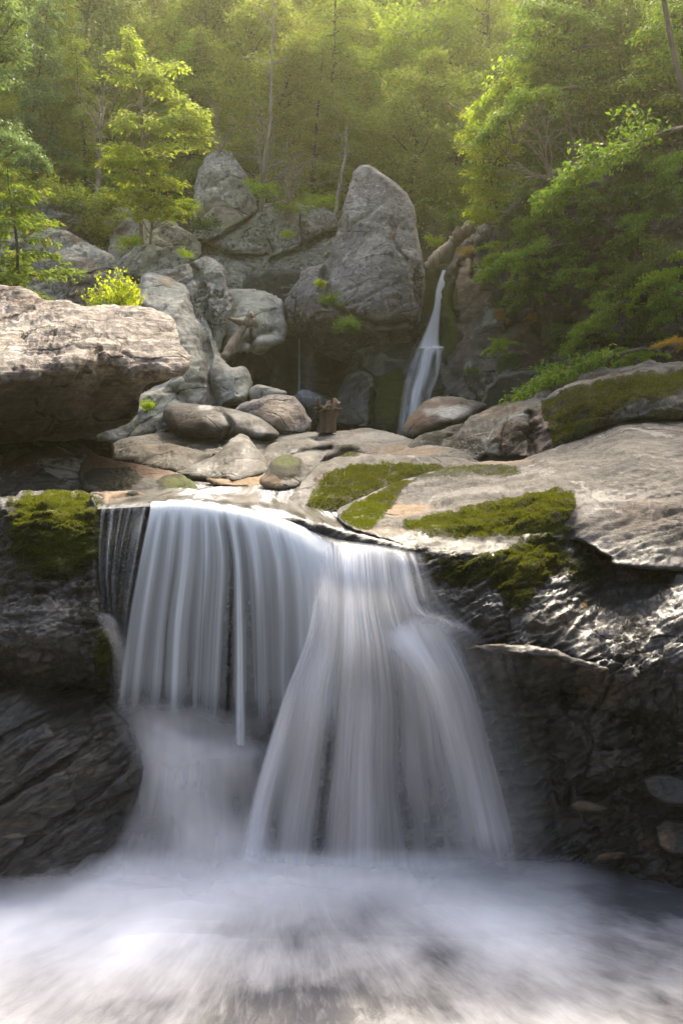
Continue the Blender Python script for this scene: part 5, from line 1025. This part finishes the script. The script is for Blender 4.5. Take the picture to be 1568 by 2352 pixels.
def tiered(seed, R=1.0, leaves=3400, L=.075):
    """cliff shrub: arching branches that carry their leaves in flat tiers"""
    r = np.random.default_rng(seed); tb = Tubes(); P = []
    for i in range(11):
        az = r.uniform(2.0, 5.2); lb = wander((r.normal(0, .12), r.normal(0, .08), r.uniform(-.3, .4)), (math.cos(az), math.sin(az) * .8, r.uniform(.0, .9)), R * r.uniform(.6, 1.15), 8, r, .1, -.13)
        tb.add(lb, np.linspace(.014, .004, len(lb)) * R, 4)
        for j in range(2, 9):
            for s in (-1, 1):
                d = lb[min(j, 8)] - lb[j - 1]; sd = np.cross(d, (0, 0, 1)) * s; sd /= np.linalg.norm(sd) + 1e-6
                tw = wander(lb[j], d / np.linalg.norm(d) * .7 + sd, R * .26 * (1.15 - j / 9), 3, r, .1, -.04); tb.add(tw, np.linspace(.004, .0015, 4) * R, 3); P.append(tw)
    P = np.concatenate(P); idx = r.integers(0, len(P), leaves)
    p = P[idx] + r.normal(0, 1, (leaves, 3)) * np.array([.035, .035, .014]) * R
    return tb.mesh('stem', BARK), leaf_mesh('foliage', p, rdir(r, leaves) * .8 + np.array([-.4, -.3, -.3]), rdir(r, leaves) * .4 + np.array([0, 0, 1.]), L, L * .55, LF_MID, r)

def dead(seed, L=1.8, n=9, up=.3):
    r = np.random.default_rng(seed); tb = Tubes()
    def rec(p, d, l, rad, dep):
        pts = wander(p, d, l, 7, r, .16, -.03); tb.add(pts, np.linspace(rad, rad * .35, 8), 4)
        if dep:
            for k in range(5 if dep > 1 else 4):
                j = r.integers(2, 8); dd = (pts[min(j, 7)] - pts[j - 1]); dd = dd / np.linalg.norm(dd) + rdir(r, 1)[0] * .9
                rec(pts[j], dd, l * r.uniform(.35, .65), rad * .5, dep - 1)
    for i in range(n):
        rec((0, 0, 0), (r.normal(0, .6), r.normal(0, .4), up + r.random()), L * r.uniform(.5, 1), .012 * L, 2 if i < 4 else 1)
    return tb.mesh('branches', TWIG)

def clump_tree(name, trunk, clumps, leaves, L, mat, bark, label, cat='tree', seed=1, depth=.9, tw=.05, nm=('trunk', 'crown')):
    """a tree whose leafy masses are set one by one: clumps = (u, v, Y, half width, half height) as seen from the path"""
    r = np.random.default_rng(seed); base = np.array(at(*trunk[0])); tb = Tubes()
    tp = crom(np.array([at(*t) for t in trunk]), 20) - base; tb.add(tp, np.linspace(tw, tw * .2, 20), 8)
    P = []; D = []; wts = np.array([c[3] * c[4] for c in clumps], float); wts /= wts.sum()
    for (u, v, Y, ru, rv), w in zip(clumps, wts):
        c = np.array(at(u, v, Y)) - base; k = Y / FPX; R = np.array([ru * k, ru * k * depth, rv * k])
        j = np.argmin(np.linalg.norm(tp - (c - np.array([0, 0, .25])), axis=1)); p0 = tp[max(j - 1, 0)]
        mid = (p0 + c) / 2 + r.normal(0, .05, 3); lb = crom(np.array([p0, mid, c]), 8); tb.add(lb, np.linspace(tw * .4, tw * .1, 8), 5)
        n = int(leaves * w); ns = max(5, n // 55)
        # flat sprays inside the mass
        cs = rdir(r, ns) * (r.random(ns) ** .4)[:, None] * R * .92 + c
        for q in cs[: min(ns, 26)]:
            tb.add(wander(p0 * .3 + c * .7, q - (p0 * .3 + c * .7), np.linalg.norm(q - (p0 * .3 + c * .7)), 4, r, .08), np.linspace(tw * .12, tw * .04, 5), 3)
        i = r.integers(0, ns, n); sp = min(R[0], .27)
        off = np.clip(r.normal(0, 1, (n, 3)), -1.9, 1.9) * np.array([sp * .42, sp * .42, sp * .11]); off[:, 2] -= np.abs(off[:, 0]) * .25
        P.append(cs[i] + off); D.append(off * np.array([1, 1, .3]) / (np.linalg.norm(off, axis=1)[:, None] + 1e-6) + rdir(r, n) * .5 + np.array([0, 0, -.3]))
    P = np.concatenate(P); D = np.concatenate(D); e = empty(name, base); tag(e, label, cat)
    link(nm[0], tb.mesh(nm[0], bark), e)
    o = link(nm[1], leaf_mesh(nm[1], P, D, rdir(r, len(P)) * .6 + np.array([0, -.25, 1.]), L, L * .62, mat, r), e); o['kind'] = 'stuff'
    return e

def put(name, meshes, loc, rz, sc, label, cat, group=None, mats=(None, None), tilt=(0, 0), names=('trunk', 'crown')):
    e = empty(name, loc); e.rotation_euler = (tilt[0], tilt[1], rz); e.scale = sc if isinstance(sc, tuple) else (sc,) * 3
    tag(e, label, cat, group)
    for nm, me, mt in zip(names, meshes, mats):
        o = link(nm, me, e)
        if mt is not None:
            o.material_slots[0].link = 'OBJECT'; o.material_slots[0].material = mt
        if nm in ('crown', 'foliage'): o['kind'] = 'stuff'
    return e
# ---------------------------------------------------------------- woods
DEC = [deciduous(100 + i, 6.5, 2.1, 30, 18000, .125, .16, .5) for i in range(4)]
FINE = [deciduous(150 + i, 6.8, 2.2, 34, 18000, .12, .10, .55, .05, .010) for i in range(3)]
HEM = [hemlock(200 + i, 7.0, 1.9, 56, 17000, .13) for i in range(4)]
SHR = [shrub(400 + i) for i in range(4)]
TIER = [tiered(450 + i) for i in range(5)]
BGH = [bough(500 + i, 2.0, 2300, .072) for i in range(4)]
DEAD = [dead(600 + i) for i in range(3)]
R_ = random.Random(11)

def on_hill(u, Y): x = (u - CU) / FPX * Y; return (x, Y, float(ground_z(x, Y)) - .05)

# single trees one can tell apart
clump_tree('young_tree', [(330, 600, 18.6), (322, 470, 18.7), (326, 330, 18.6), (322, 220, 18.5), (300, 110, 18.5), (292, 66, 18.5)],
           [(294, 76, 18.5, 13, 16), (306, 102, 18.5, 24, 18), (272, 128, 18.4, 26, 12), (300, 138, 18.5, 40, 14), (275, 172, 18.4, 38, 13), (352, 150, 18.4, 34, 20), (398, 156, 18.3, 30, 9), (345, 185, 18.3, 56, 16), (372, 205, 18.4, 30, 14),
            (320, 262, 18.4, 46, 18), (292, 290, 18.3, 34, 14), (410, 235, 18.3, 34, 20), (455, 262, 18.2, 42, 16), (425, 290, 18.2, 66, 20), (365, 290, 18.3, 40, 18), (440, 325, 18.3, 44, 14), (380, 340, 18.5, 40, 12)],
           5600, .085, LF_GLOW, BARK_PALE, 'brightest pale yellow green young tree standing on the grey humped cliff at left', seed=41, tw=.05)
clump_tree('young_tree', [(345, 560, 18.2), (350, 480, 18.2), (330, 400, 18.2), (310, 340, 18.2)],
           [(285, 345, 18.2, 50, 14), (262, 375, 18.1, 38, 14), (330, 378, 18.1, 52, 16), (318, 410, 18.1, 56, 14), (380, 420, 18.1, 36, 16), (300, 445, 18.0, 44, 12), (350, 462, 18.0, 54, 14), (385, 490, 18.0, 34, 12), (320, 490, 18.0, 36, 12), (425, 488, 17.9, 18, 10)],
           4300, .09, LF_BRIGHT, BARK_PALE, 'lower darker yellow green sapling crowding the foot of the brightest tree', seed=42, tw=.03)
clump_tree('leafy_tree', [(-60, 640, 14.2), (-50, 400, 14.2), (-40, 200, 14.2), (-30, 20, 14.2)],
           [(20, 10, 14.2, 50, 22), (40, 40, 14, 30, 20), (10, 80, 14, 48, 24), (20, 125, 14.1, 36, 22), (0, 175, 14.1, 34, 22), (-60, 120, 14.2, 60, 80), (10, 275, 14.0, 30, 14), (20, 305, 13.9, 40, 18), (55, 328, 13.8, 32, 10), (0, 345, 14.0, 34, 16), (-70, 320, 14.2, 50, 60), (-60, -40, 14.4, 90, 50)],
           8000, .065, LF_COOL, BARK, 'cool green leafy tree cut by the left edge of the photo', seed=43, tw=.06)
clump_tree('sapling', [(1118, 560, 16.7), (1140, 480, 16.7), (1125, 400, 16.7), (1120, 300, 16.7)],
           [(1085, 262, 16.6, 26, 9), (1125, 268, 16.6, 50, 13), (1165, 276, 16.6, 30, 10), (1095, 300, 16.5, 36, 12), (1140, 315, 16.5, 44, 14), (1085, 335, 16.5, 30, 9), (1125, 350, 16.5, 42, 14), (1165, 345, 16.6, 26, 12), (1110, 390, 16.5, 30, 14), (1145, 395, 16.5, 30, 14), (1100, 425, 16.5, 26, 10), (1125, 445, 16.5, 32, 16), (1090, 480, 16.4, 30, 9), (1120, 500, 16.4, 34, 10)],
           7500, .058, LF_BRIGHT, BARK, 'glowing yellow green sapling on the brown rock beside the upper fall', seed=44, tw=.03)
clump_tree('leafy_tree', [(1330, 420, 15.4), (1310, 300, 15.4), (1290, 150, 15.4), (1270, 20, 15.4)],
           [(1230, 20, 15.3, 50, 14), (1300, 40, 15.3, 60, 16), (1225, 70, 15.2, 46, 14), (1290, 95, 15.2, 60, 16), (1360, 70, 15.3, 44, 16), (1215, 130, 15.2, 40, 14), (1280, 150, 15.1, 56, 16), (1350, 140, 15.2, 46, 18), (1235, 180, 15.2, 44, 12), (1300, 200, 15.1, 54, 14), (1220, 225, 15.2, 36, 10), (1370, 210, 15.2, 40, 14)],
           9500, .068, LF_GREEN, BARK, 'fresh green tree with drooping tiers at upper right above the glowing sapling', seed=45, tw=.06)
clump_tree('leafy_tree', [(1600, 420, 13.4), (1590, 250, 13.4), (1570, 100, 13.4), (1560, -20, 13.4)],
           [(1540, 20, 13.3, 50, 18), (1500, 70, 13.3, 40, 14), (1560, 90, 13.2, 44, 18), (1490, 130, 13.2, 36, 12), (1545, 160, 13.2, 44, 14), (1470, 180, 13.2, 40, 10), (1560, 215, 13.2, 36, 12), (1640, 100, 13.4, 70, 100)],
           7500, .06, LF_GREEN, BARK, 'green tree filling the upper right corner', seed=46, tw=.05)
put('leaning_tree', deciduous(313, 6.5, 1.3, 14, 2600, .10, .55, .5, .02, .007), at(1600, 330, 11.5), 0, 1.0, 'dark bare trunk leaning in at the right edge with leaves high above', 'tree', mats=(BARK, LF_MID), tilt=(0, -.13))
put('spreading_tree', deciduous(314, 5.0, 1.9, 12, 5200, .11, .42, .6, .02, .02), (*on_hill(985, 24.0)[:2], on_hill(985, 24.0)[2] + .2), 1.0, 1.0, 'tree with visible forking limbs behind the pointed boulder', 'tree', mats=(BARK_PALE, LF_MID))
put('bushy_conifer', hemlock(315, 2.2, .85, 34, 6000, .085, .0), at(40, 700, 12.6), 1.0, (1.15, 1.15, .92), 'feathery grey green conifer bush behind the overhanging boulder at the left edge', 'tree', mats=(BARK, LF_OLIVE))
put('bright_shrub', SHR[0], at(268, 700, 11.8), 0.3, (.50, .50, .62), 'small yellow green bush poking up behind the overhanging boulder', 'shrub', mats=(BARK, LF_BRIGHT), names=('stem', 'foliage'))
# tall dead trees, bark only
def snag(seed, loc, h, label, lean):
    r = np.random.default_rng(seed); tb = Tubes(); t = wander((0, 0, -.3), (lean, 0, 1), h, 12, r, .05); tb.add(t, np.linspace(.06, .012, 13), 7)
    for i in range(14):
        j = 3 + i * 9 // 14; az = i * 2.4; b = wander(t[j], (math.cos(az), math.sin(az), .3), h * .16 * r.uniform(.5, 1.2), 6, r, .2, -.02); tb.add(b, np.linspace(.02, .005, 7), 4)
        for k in (2, 4): c = wander(b[k], rdir(r, 1)[0], h * .06, 4, r, .2); tb.add(c, np.linspace(.008, .003, 5), 3)
    e = empty('dead_tree', loc); tag(e, label, 'tree'); link('trunk', tb.mesh('trunk', BARK_PALE), e)
snag(5, at(598, 470, 20.8), 5.4, 'thin pale dead tree standing above the cracked cliff', .12)
snag(6, at(770, 470, 21.2), 2.6, 'short grey dead tree just left of the pointed boulder tip', .05)
snag(7, at(215, 470, 20.5), 2.8, 'grey dead tree among hemlocks left of the brightest tree', .15)

# hillside trees in zones
def zone(n, ulo, uhi, ylo, yhi, protos, mats, hs, name, label, group, pw=1.0, clear=()):
    k = 0; t = 0; pts = []
    while k < n and t < n * 60:
        t += 1
        Y = ylo + (yhi - ylo) * R_.random() ** pw; u = R_.uniform(ulo, uhi); l = on_hill(u, Y)
        md = .95 + .02 * Y
        if any((l[0] - a) ** 2 + (l[1] - b) ** 2 < md * md for a, b in pts): continue
        pts.append((l[0], l[1])); s = R_.uniform(*hs)
        fu = (max(u, 0) - max(ulo, 0)) / (min(uhi, 1568) - max(ulo, 0)); fy = (Y - ylo) / (yhi - ylo)
        lab = label + (', lowest row' if fy < .2 else ', second row up' if fy < .45 else ', third row up' if fy < .72 else ', highest row') + (', far left end' if fu < .2 else ', left part' if fu < .4 else ', middle' if fu < .6 else ', right part' if fu < .8 else ', far right end')
        put(name, R_.choice(protos), l, R_.uniform(0, 6.3), (s * R_.uniform(.9, 1.1), s * R_.uniform(.9, 1.1), s), lab, 'tree', group, (None, R_.choice(mats))); k += 1
zone(34, -260, 560, 21.8, 34, HEM + FINE + FINE, [LF_OLIVE, LF_MID, LF_DUSK, LF_COOL], (.6, .95), 'hillside_tree', 'olive tree on the left hillside', 'trees on the left hillside')
zone(28, -300, 620, 34, 54, HEM + FINE, [LF_OLIVE, LF_DUSK, LF_MID], (.8, 1.2), 'hillside_tree', 'hazy olive tree high on the left hillside', 'trees far up the left hillside')
zone(17, 520, 820, 22.0, 36, FINE + FINE + HEM, [LF_DUSK, LF_OLIVE, LF_DUSK], (.6, .9), 'hillside_tree', 'dull green tree above the cracked cliff', 'trees above the middle cliff')
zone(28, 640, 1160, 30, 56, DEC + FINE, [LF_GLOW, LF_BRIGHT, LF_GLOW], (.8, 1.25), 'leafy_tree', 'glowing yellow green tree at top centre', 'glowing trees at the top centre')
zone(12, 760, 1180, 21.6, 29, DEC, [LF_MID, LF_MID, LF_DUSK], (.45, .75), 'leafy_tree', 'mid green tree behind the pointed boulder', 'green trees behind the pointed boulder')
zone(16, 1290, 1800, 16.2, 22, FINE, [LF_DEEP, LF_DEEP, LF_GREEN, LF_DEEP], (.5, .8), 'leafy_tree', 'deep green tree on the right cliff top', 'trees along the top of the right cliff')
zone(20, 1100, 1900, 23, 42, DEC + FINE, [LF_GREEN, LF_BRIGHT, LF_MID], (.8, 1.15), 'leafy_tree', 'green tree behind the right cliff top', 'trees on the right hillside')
# two rows outside the picture's sides so that the wood goes on
# undergrowth along the hill foot: shrubs
def shrubs(lst, group=None):
    for (u, v, Y, R, mat, label) in lst:
        wall = u > 1090
        put('shrub', R_.choice(TIER if wall else SHR), at(u + 14 * wall, v - 6 * wall, Y), R_.uniform(-.5, .5) if wall else R_.uniform(0, 6.3), (R * 1.0,) * 3 if wall else (R, R, R * .85), label, 'shrub', group, (None, mat), names=('stem', 'foliage'))
def strew(n, ulo, uhi, ylo, yhi, sc, mats, label, group):
    for i in range(n):
        uu = R_.uniform(ulo, uhi); yy = R_.uniform(ylo, yhi); l = on_hill(uu, yy); s = R_.uniform(*sc); fu = (max(uu, 0) - max(ulo, 0)) / (min(uhi, 1568) - max(ulo, 0))
        lab = label + (', front row' if yy < ylo + .35 * (yhi - ylo) else ', middle row' if yy < ylo + .7 * (yhi - ylo) else ', back row') + (', far left end' if fu < .2 else ', left part' if fu < .4 else ', middle' if fu < .6 else ', right part' if fu < .8 else ', far right end')
        put('shrub', R_.choice(SHR), (l[0], l[1], l[2] + .1), R_.uniform(0, 6.3), (s, s, s), lab, 'shrub', group, (None, R_.choice(mats)), names=('stem', 'foliage'))
strew(34, -100, 600, 20.6, 26, (.7, 1.3), [LF_OLIVE, LF_DUSK, LF_DUSK], 'dull bush below the left hillside trees', 'undergrowth below the trees of the left hillside')
strew(26, 600, 1120, 20.8, 26, (.6, 1.2), [LF_MID, LF_DUSK, LF_MID], 'green bush behind the pointed boulder', 'undergrowth behind the pointed boulder')
strew(28, 1210, 1750, 16.6, 21, (.5, 1.0), [LF_DEEP, LF_MID, LF_DEEP], 'dark green bush on the right cliff top', 'undergrowth on the right cliff top')
shrubs([(30, 450, 19.5, .8, LF_OLIVE, 'olive bush hanging over the left end of the layered cliff slab'),
        (150, 455, 19.8, .8, LF_DUSK, 'dull bush with brown twigs on the layered cliff slab'),
        (250, 480, 19.6, .7, LF_DUSK, 'dull bush left of the foot of the brightest tree'),
        (60, 520, 17.6, .55, LF_OLIVE, 'olive bush on the streaked slab at the left edge'),
        (300, 560, 17.6, .35, LF_BRIGHT, 'yellow green bush in the crack under the humped cliff'),
        (430, 480, 18.9, .4, LF_BRIGHT, 'yellowish bush between humped cliff and rounded crag'),
        (425, 585, 17.2, .22, LF_BRIGHT, 'small yellow green bush on the humped cliff right shoulder'),
        (470, 520, 19.0, .45, LF_DEEP, 'dark green bush at the left foot of the rounded crag'),
        (600, 440, 20.2, .5, LF_MID, 'green bush above the right shoulder of the rounded crag'),
        (660, 480, 20.4, .45, LF_DUSK, 'olive bush on top of the cracked cliff'),
        (735, 470, 20.0, .5, LF_MID, 'green bush touching the left side of the pointed boulder'),
        (660, 540, 19.6, .22, LF_BRIGHT, 'little bush growing from the crack in the back cliff'),
        (1000, 560, 18.6, .35, LF_MID, 'green bush in the gap right of the pointed boulder'),
        (980, 500, 19.4, .6, LF_DEEP, 'dark bush behind the right shoulder of the pointed boulder'),
        (1040, 520, 18.9, .45, LF_DEEP, 'dark bush behind the fallen log'),
        (760, 690, 16.5, .26, LF_GREEN, 'leafy green plant rooted on the front of the pointed boulder'),
        (800, 750, 16.3, .34, LF_GREEN, 'green plant hanging below the pointed boulder edge'),
        (735, 655, 17.2, .20, LF_BRIGHT, 'tiny yellow green plant on the pointed boulder left shoulder'),
        (340, 935, 13.3, .17, LF_BRIGHT, 'tiny yellow green plant under the tip of the overhanging boulder'),
        (1150, 600, 15.7, .55, LF_MID, 'fresh green bush leaning over the right side of the upper fall'),
        (1215, 610, 15.2, .55, LF_MID, 'green bush in layered sprays on the right cliff'),
        (1250, 660, 15.0, .55, LF_DEEP, 'dark green bush in the middle of the right cliff'),
        (1170, 700, 15.6, .45, LF_DEEP, 'dark bush above the rust coloured one on the cliff'),
        (1150, 730, 15.3, .22, LF_RUST, 'bush with rusty red leaves on the right cliff'),
        (1215, 740, 15.0, .20, LF_RUST, 'second rusty red bush further along the right cliff'),
        (1140, 800, 15.0, .34, LF_MID, 'green plant trailing down the lower right cliff'),
        (1165, 840, 14.7, .30, LF_DEEP, 'dark plant trailing low on the right cliff'),
        (1082, 856, 15.0, .18, LF_DEEP, 'small dark green plant by the pale foot of the right cliff'),
        (1330, 560, 14.6, .7, LF_DEEP, 'deep green bush high in the shade of the right cliff'),
        (1440, 600, 13.8, .75, LF_DEEP, 'deep green bush hanging near the right edge of the cliff'),
        (1530, 640, 13.0, .8, LF_MID, 'mid green bush at the right edge above the orange one'),
        (1400, 690, 13.9, .6, LF_MID, 'layered green bush in the middle of the shaded cliff'),
        (1500, 740, 13.0, .6, LF_DEEP, 'dark green bush above the orange leaves'),
        (1300, 790, 13.9, .5, LF_DEEP, 'dark green bush low on the right cliff'),
        (1560, 800, 12.0, .16, LF_AUTUMN, 'bush with orange autumn leaves at the right edge'),
        (1070, 578, 17.0, .2, LF_AUTUMN, 'small orange leaved plant beside the fallen log'),
        (1290, 480, 15.0, .8, LF_GREEN, 'green tiered bush just below the long reaching bough'),
        (1390, 500, 14.4, .8, LF_DEEP, 'dark tiered bush high in the middle of the right cliff'),
        (1480, 400, 14.4, .8, LF_DEEP, 'dark tiered bush under the bough near the right edge'),
        (1560, 400, 13.6, .8, LF_GREEN, 'green tiered bush at the right edge under the bough'),
        (1340, 640, 14.2, .75, LF_GREEN, 'green tiered bush in the centre of the right cliff'),
        (1480, 530, 13.6, .7, LF_GREEN, 'green tiered bush right of centre on the right cliff'),
        (1240, 560, 15.2, .7, LF_GREEN, 'green tiered bush above the rusty ones on the right cliff'),
        (1560, 710, 12.2, .6, LF_GREEN, 'green tiered bush at the right edge over the orange leaves'),
        (1380, 770, 13.2, .55, LF_GREEN, 'green tiered bush above the jagged ridge'),
        (1200, 660, 15.0, .6, LF_GREEN, 'green tiered bush between fall and right cliff centre'),
        (1120, 640, 15.8, .45, LF_GREEN, 'bright green spray hanging beside the upper fall'),
        (1230, 470, 15.8, .6, LF_DEEP, 'dark bush on the sloping top of the right cliff'),
        (1330, 420, 15.2, .65, LF_DEEP, 'dark bush on the upper right cliff beneath the reaching bough'),
        (1180, 520, 16.2, .5, LF_DEEP, 'dark bush behind the glowing sapling'),
        (1450, 830, 12.6, .42, LF_MID, 'low green bush behind the jagged ridge'),
        (1535, 480, 12.8, .5, LF_DEEP, 'dark bush high at the right edge of the cliff'),
        (1115, 500, 16.6, .28, LF_BRIGHT, 'bright green bush at the root of the glowing sapling')])
for (u, v, Y, rz, tl, s, mat, label) in [
        (1590, 292, 11.0, 3.10, .10, .95, LF_GREEN, 'long leafy bough reaching in from the right edge over the dark cliff'),
        (1400, 396, 12.5, 3.3, .25, .55, LF_DEEP, 'dark leafy bough under the long reaching one'),
        (1440, 690, 11.8, 3.2, .35, .50, LF_GREEN, 'bright tipped leafy bough hanging in mid cliff'),
        (1480, 800, 11.6, 3.15, .20, .92, LF_GREEN, 'low leafy bough sweeping over the jagged ridge'),
        (1590, 780, 11.4, 3.3, .0, .26, LF_AUTUMN, 'bough of orange leaves poking in at the right edge'),
        (1300, 560, 14.4, 3.2, .15, .7, LF_GREEN, 'layered green bough spreading above the rusty bushes'),
        (1600, 560, 12.0, 3.2, .2, .7, LF_DEEP, 'deep green bough at the right edge of the cliff'),
        (1380, 100, 15.0, 3.0, .1, 1.1, LF_MID, 'bright green bough high in the trees at upper right'),
        (1330, 200, 14.0, 3.3, .15, .9, LF_GREEN, 'green bough below the bright one at upper right'),
        (-40, 300, 12.5, .1, .15, .50, LF_COOL, 'cool green bough reaching in from the left edge')]:
    put('leafy_bough', R_.choice(BGH), at(u, v, Y), rz, s, label, 'branch', None, (None, mat), tilt=(0, 0), names=('stem', 'foliage')).rotation_euler[1] = tl
for (u, v, Y, rz, s, label) in [(600, 420, 19.6, 1, .9, 'tangle of bare grey twigs above the rounded crag'), (660, 470, 19.4, 2, .75, 'tangle of bare twigs hanging before the cracked cliff'), (1260, 410, 14.6, 3, .7, 'fan of bare brown twigs in front of the dark cliff'), (230, 300, 19.2, 2, .8, 'tangle of dead grey branches left of the brightest tree'), (505, 350, 20.0, 1, .6, 'dead roots and twigs on top of the rounded crag'), (1180, 330, 16.0, .5, .8, 'dead twigs behind the glowing sapling')]:
    put('dead_branches', (R_.choice(DEAD),), at(u, v, Y), rz, s, label, 'branches', names=('branches',), mats=(None,))
# bare reaching limb at right
tb = Tubes(); r = np.random.default_rng(3)
limb = np.array([at(1568, 292, 10.9), at(1480, 320, 11.3), at(1400, 340, 11.8), at(1330, 368, 12.3), at(1270, 395, 12.8), at(1215, 415, 13.2)]); limb = crom(limb, 24)
tb.add(limb, np.linspace(.02, .004, 24), 6)
for j in range(5, 23, 2):
    t = wander(limb[j], (-.6, .2, r.choice([-.5, .35])), .5, 5, r, .2); tb.add(t, np.linspace(.007, .002, 6), 3)
e = empty('bare_limb', limb[0]); tag(e, 'long bare pale limb running through the leafy bough at right', 'branch'); o = link('limb', tb.mesh('limb', TWIG), e); o.location = -Vector(limb[0])

# ---------------------------------------------------------------- drift wood
def log(name, parts, label, cat, seed):
    e = empty(name, at(*parts[0][1][0])); tag(e, label, cat); r = np.random.default_rng(seed)
    for nm, pts, rad in parts:
        P = crom(np.array([at(*p) for p in pts]), 22); T = Tubes(); n = len(P)
        rr = np.interp(np.linspace(0, 1, n), np.linspace(0, 1, len(rad)), rad) * (1 + .12 * r.normal(0, 1, n)); rr[0] *= .8
        T.add(np.vstack([P[0] - (P[1] - P[0]) * .05, P, P[-1] + (P[-1] - P[-2]) * .05]), np.r_[.005, rr, .005], 12)
        V = np.concatenate(T.V); V = V + .03 * np.column_stack([fbm(V * np.array([9, 9, 3]), 3, 1), fbm(V * np.array([9, 9, 3]), 3, 2), fbm(V * 6, 3, 3)])
        o = link(nm, mesh_data(nm, V - np.array(at(*parts[0][1][0])), np.concatenate(T.F), WOOD), e)
    return e
log('driftwood', [('log', [(516, 822, 15.0), (534, 790, 15.2), (552, 762, 15.4), (566, 742, 15.6)], [.075, .08, .07, .07]), ('branch', [(588, 742, 15.4), (566, 744, 15.5), (545, 738, 15.4), (526, 732, 15.2)], [.08, .06, .05, .03]), ('branch', [(568, 746, 15.5), (576, 728, 15.5), (574, 712, 15.6)], [.09, .07, .02])],
    'forked brown driftwood log leaning against the blue grey block', 'log', 1)
log('fallen_log', [('log', [(976, 614, 16.9), (1006, 590, 17.0), (1040, 558, 17.1), (1082, 520, 17.2)], [.07, .12, .11, .14]), ('branch', [(1040, 558, 17.1), (1052, 536, 17.0), (1050, 520, 17.0)], [.12, .10, .03])], 'thick weathered log wedged above the upper waterfall', 'log', 2)
# stump
T = Tubes(); r = np.random.default_rng(9)
def ringed(pts, rad, sides=26):
    P = np.array(pts); a = np.linspace(0, 2 * np.pi, sides, endpoint=False); V = []
    for i, (p, rr) in enumerate(zip(P, rad)):
        w = 1 + .16 * np.cos(a * 5 + 1) + .08 * r.normal(0, 1, sides) * (i > 4)
        z = p[2] + (r.normal(0, .02, sides) + .05 * np.sin(a + 1) if i > 5 else 0)
        V.append(np.column_stack([p[0] + rr * w * np.cos(a), p[1] + rr * w * np.sin(a), z * np.ones(sides)]))
    V = np.concatenate(V); m = len(P); i = np.arange(m * sides).reshape(m, sides); j = np.roll(i, -1, 1)
    return V, np.stack([i[:-1], j[:-1], j[1:], i[1:]], -1).reshape(-1, 4)
b = np.array(at(748, 994, 12.6)); pts = [b + np.array([.01 * k, 0, k * .055]) for k in range(8)] + [b + np.array([.08, 0, .43]), b + np.array([.09, 0, .45])]
V, F = ringed(pts, [.135, .12, .115, .11, .11, .12, .13, .12, .08, .01])
M_rot = plain_mat('rotten_wood', (0.03, 0.018, 0.012), (0.13, 0.08, 0.05), 10, .9, .9, (1, 1, .2))
tag(link('tree_stump', mesh_data('tree_stump', V - b, F, plain_mat('rotten_bark', (0.04, 0.025, 0.017), (0.15, 0.095, 0.06), 10, .9, .9, (1, 1, .2))), None, b), 'broken brown tree stump in front of the cave', 'stump')
T = Tubes(); st_o = [o for o in SC.objects if o.name == 'tree_stump'][0]
for i in range(26):
    a0 = i * 2.4; T.add(wander((.09 * math.cos(a0), .09 * math.sin(a0), .34), (math.cos(a0), math.sin(a0), r.uniform(-.3, .9)), r.uniform(.08, .2), 5, r, .45), np.linspace(.032, .008, 6), 6)
link('root', T.mesh('root', M_rot), st_o)
# small fallen leaves and sticks on the wet ledge
def leaf_at(u, v, Y, mat, sz, label, rz):
    e = np.array([[0, 0, 0], [.45, .3, .06], [1, 0, -.05], [.45, -.3, .06], [.2, .16, .03], [.75, .2, .02], [.75, -.2, .02], [.2, -.16, .03]]) * sz
    Fz = [[0, 4, 7, 0], [4, 1, 3, 7], [1, 5, 6, 3], [5, 2, 6, 5]]
    me = mesh_data('fallen_leaf', e, [np.array([[4, 1, 3, 7], [1, 5, 6, 3]]), np.array([[0, 4, 7], [5, 2, 6]])], mat, False, {'rnd': np.full(8, .3), 'rnd2': np.zeros(8)})
    o = link('fallen_leaf', me, None, at(u, v, Y)); o.rotation_euler = (1.0, .2, rz); tag(o, label, 'leaf')
leaf_at(1333, 1388, 4.93, LF_AUTUMN, .045, 'orange fallen leaf on the wet rock wall at right', .3)
leaf_at(1500, 1452, 4.72, LF_BRIGHT, .045, 'yellow fallen leaf on the wet rock near the right edge', 1.2)

# ---------------------------------------------------------------- the air
hz = bpy.data.meshes.new('haze'); x0, x1, y0, y1, za, zb = -82, 82, -60, 118, -6, 75
hz.from_pydata([(x, y, z) for z in (za, zb) for y in (y0, y1) for x in (x0, x1)], [], [(0, 2, 3, 1), (4, 5, 7, 6), (0, 1, 5, 4), (2, 6, 7, 3), (0, 4, 6, 2), (1, 3, 7, 5)])
hm, nt = new_mat('haze'); pv = nt.nodes.new('ShaderNodeVolumePrincipled'); pv.inputs['Density'].default_value = 0.0012
pv.inputs['Color'].default_value = (0.97, 0.96, 0.62, 1); pv.inputs['Anisotropy'].default_value = 0.7
out = nt.nodes.new('ShaderNodeOutputMaterial'); nt.links.new(pv.outputs[0], out.inputs['Volume']); hz.materials.append(hm)
tag(link('haze', hz), kind='stuff')
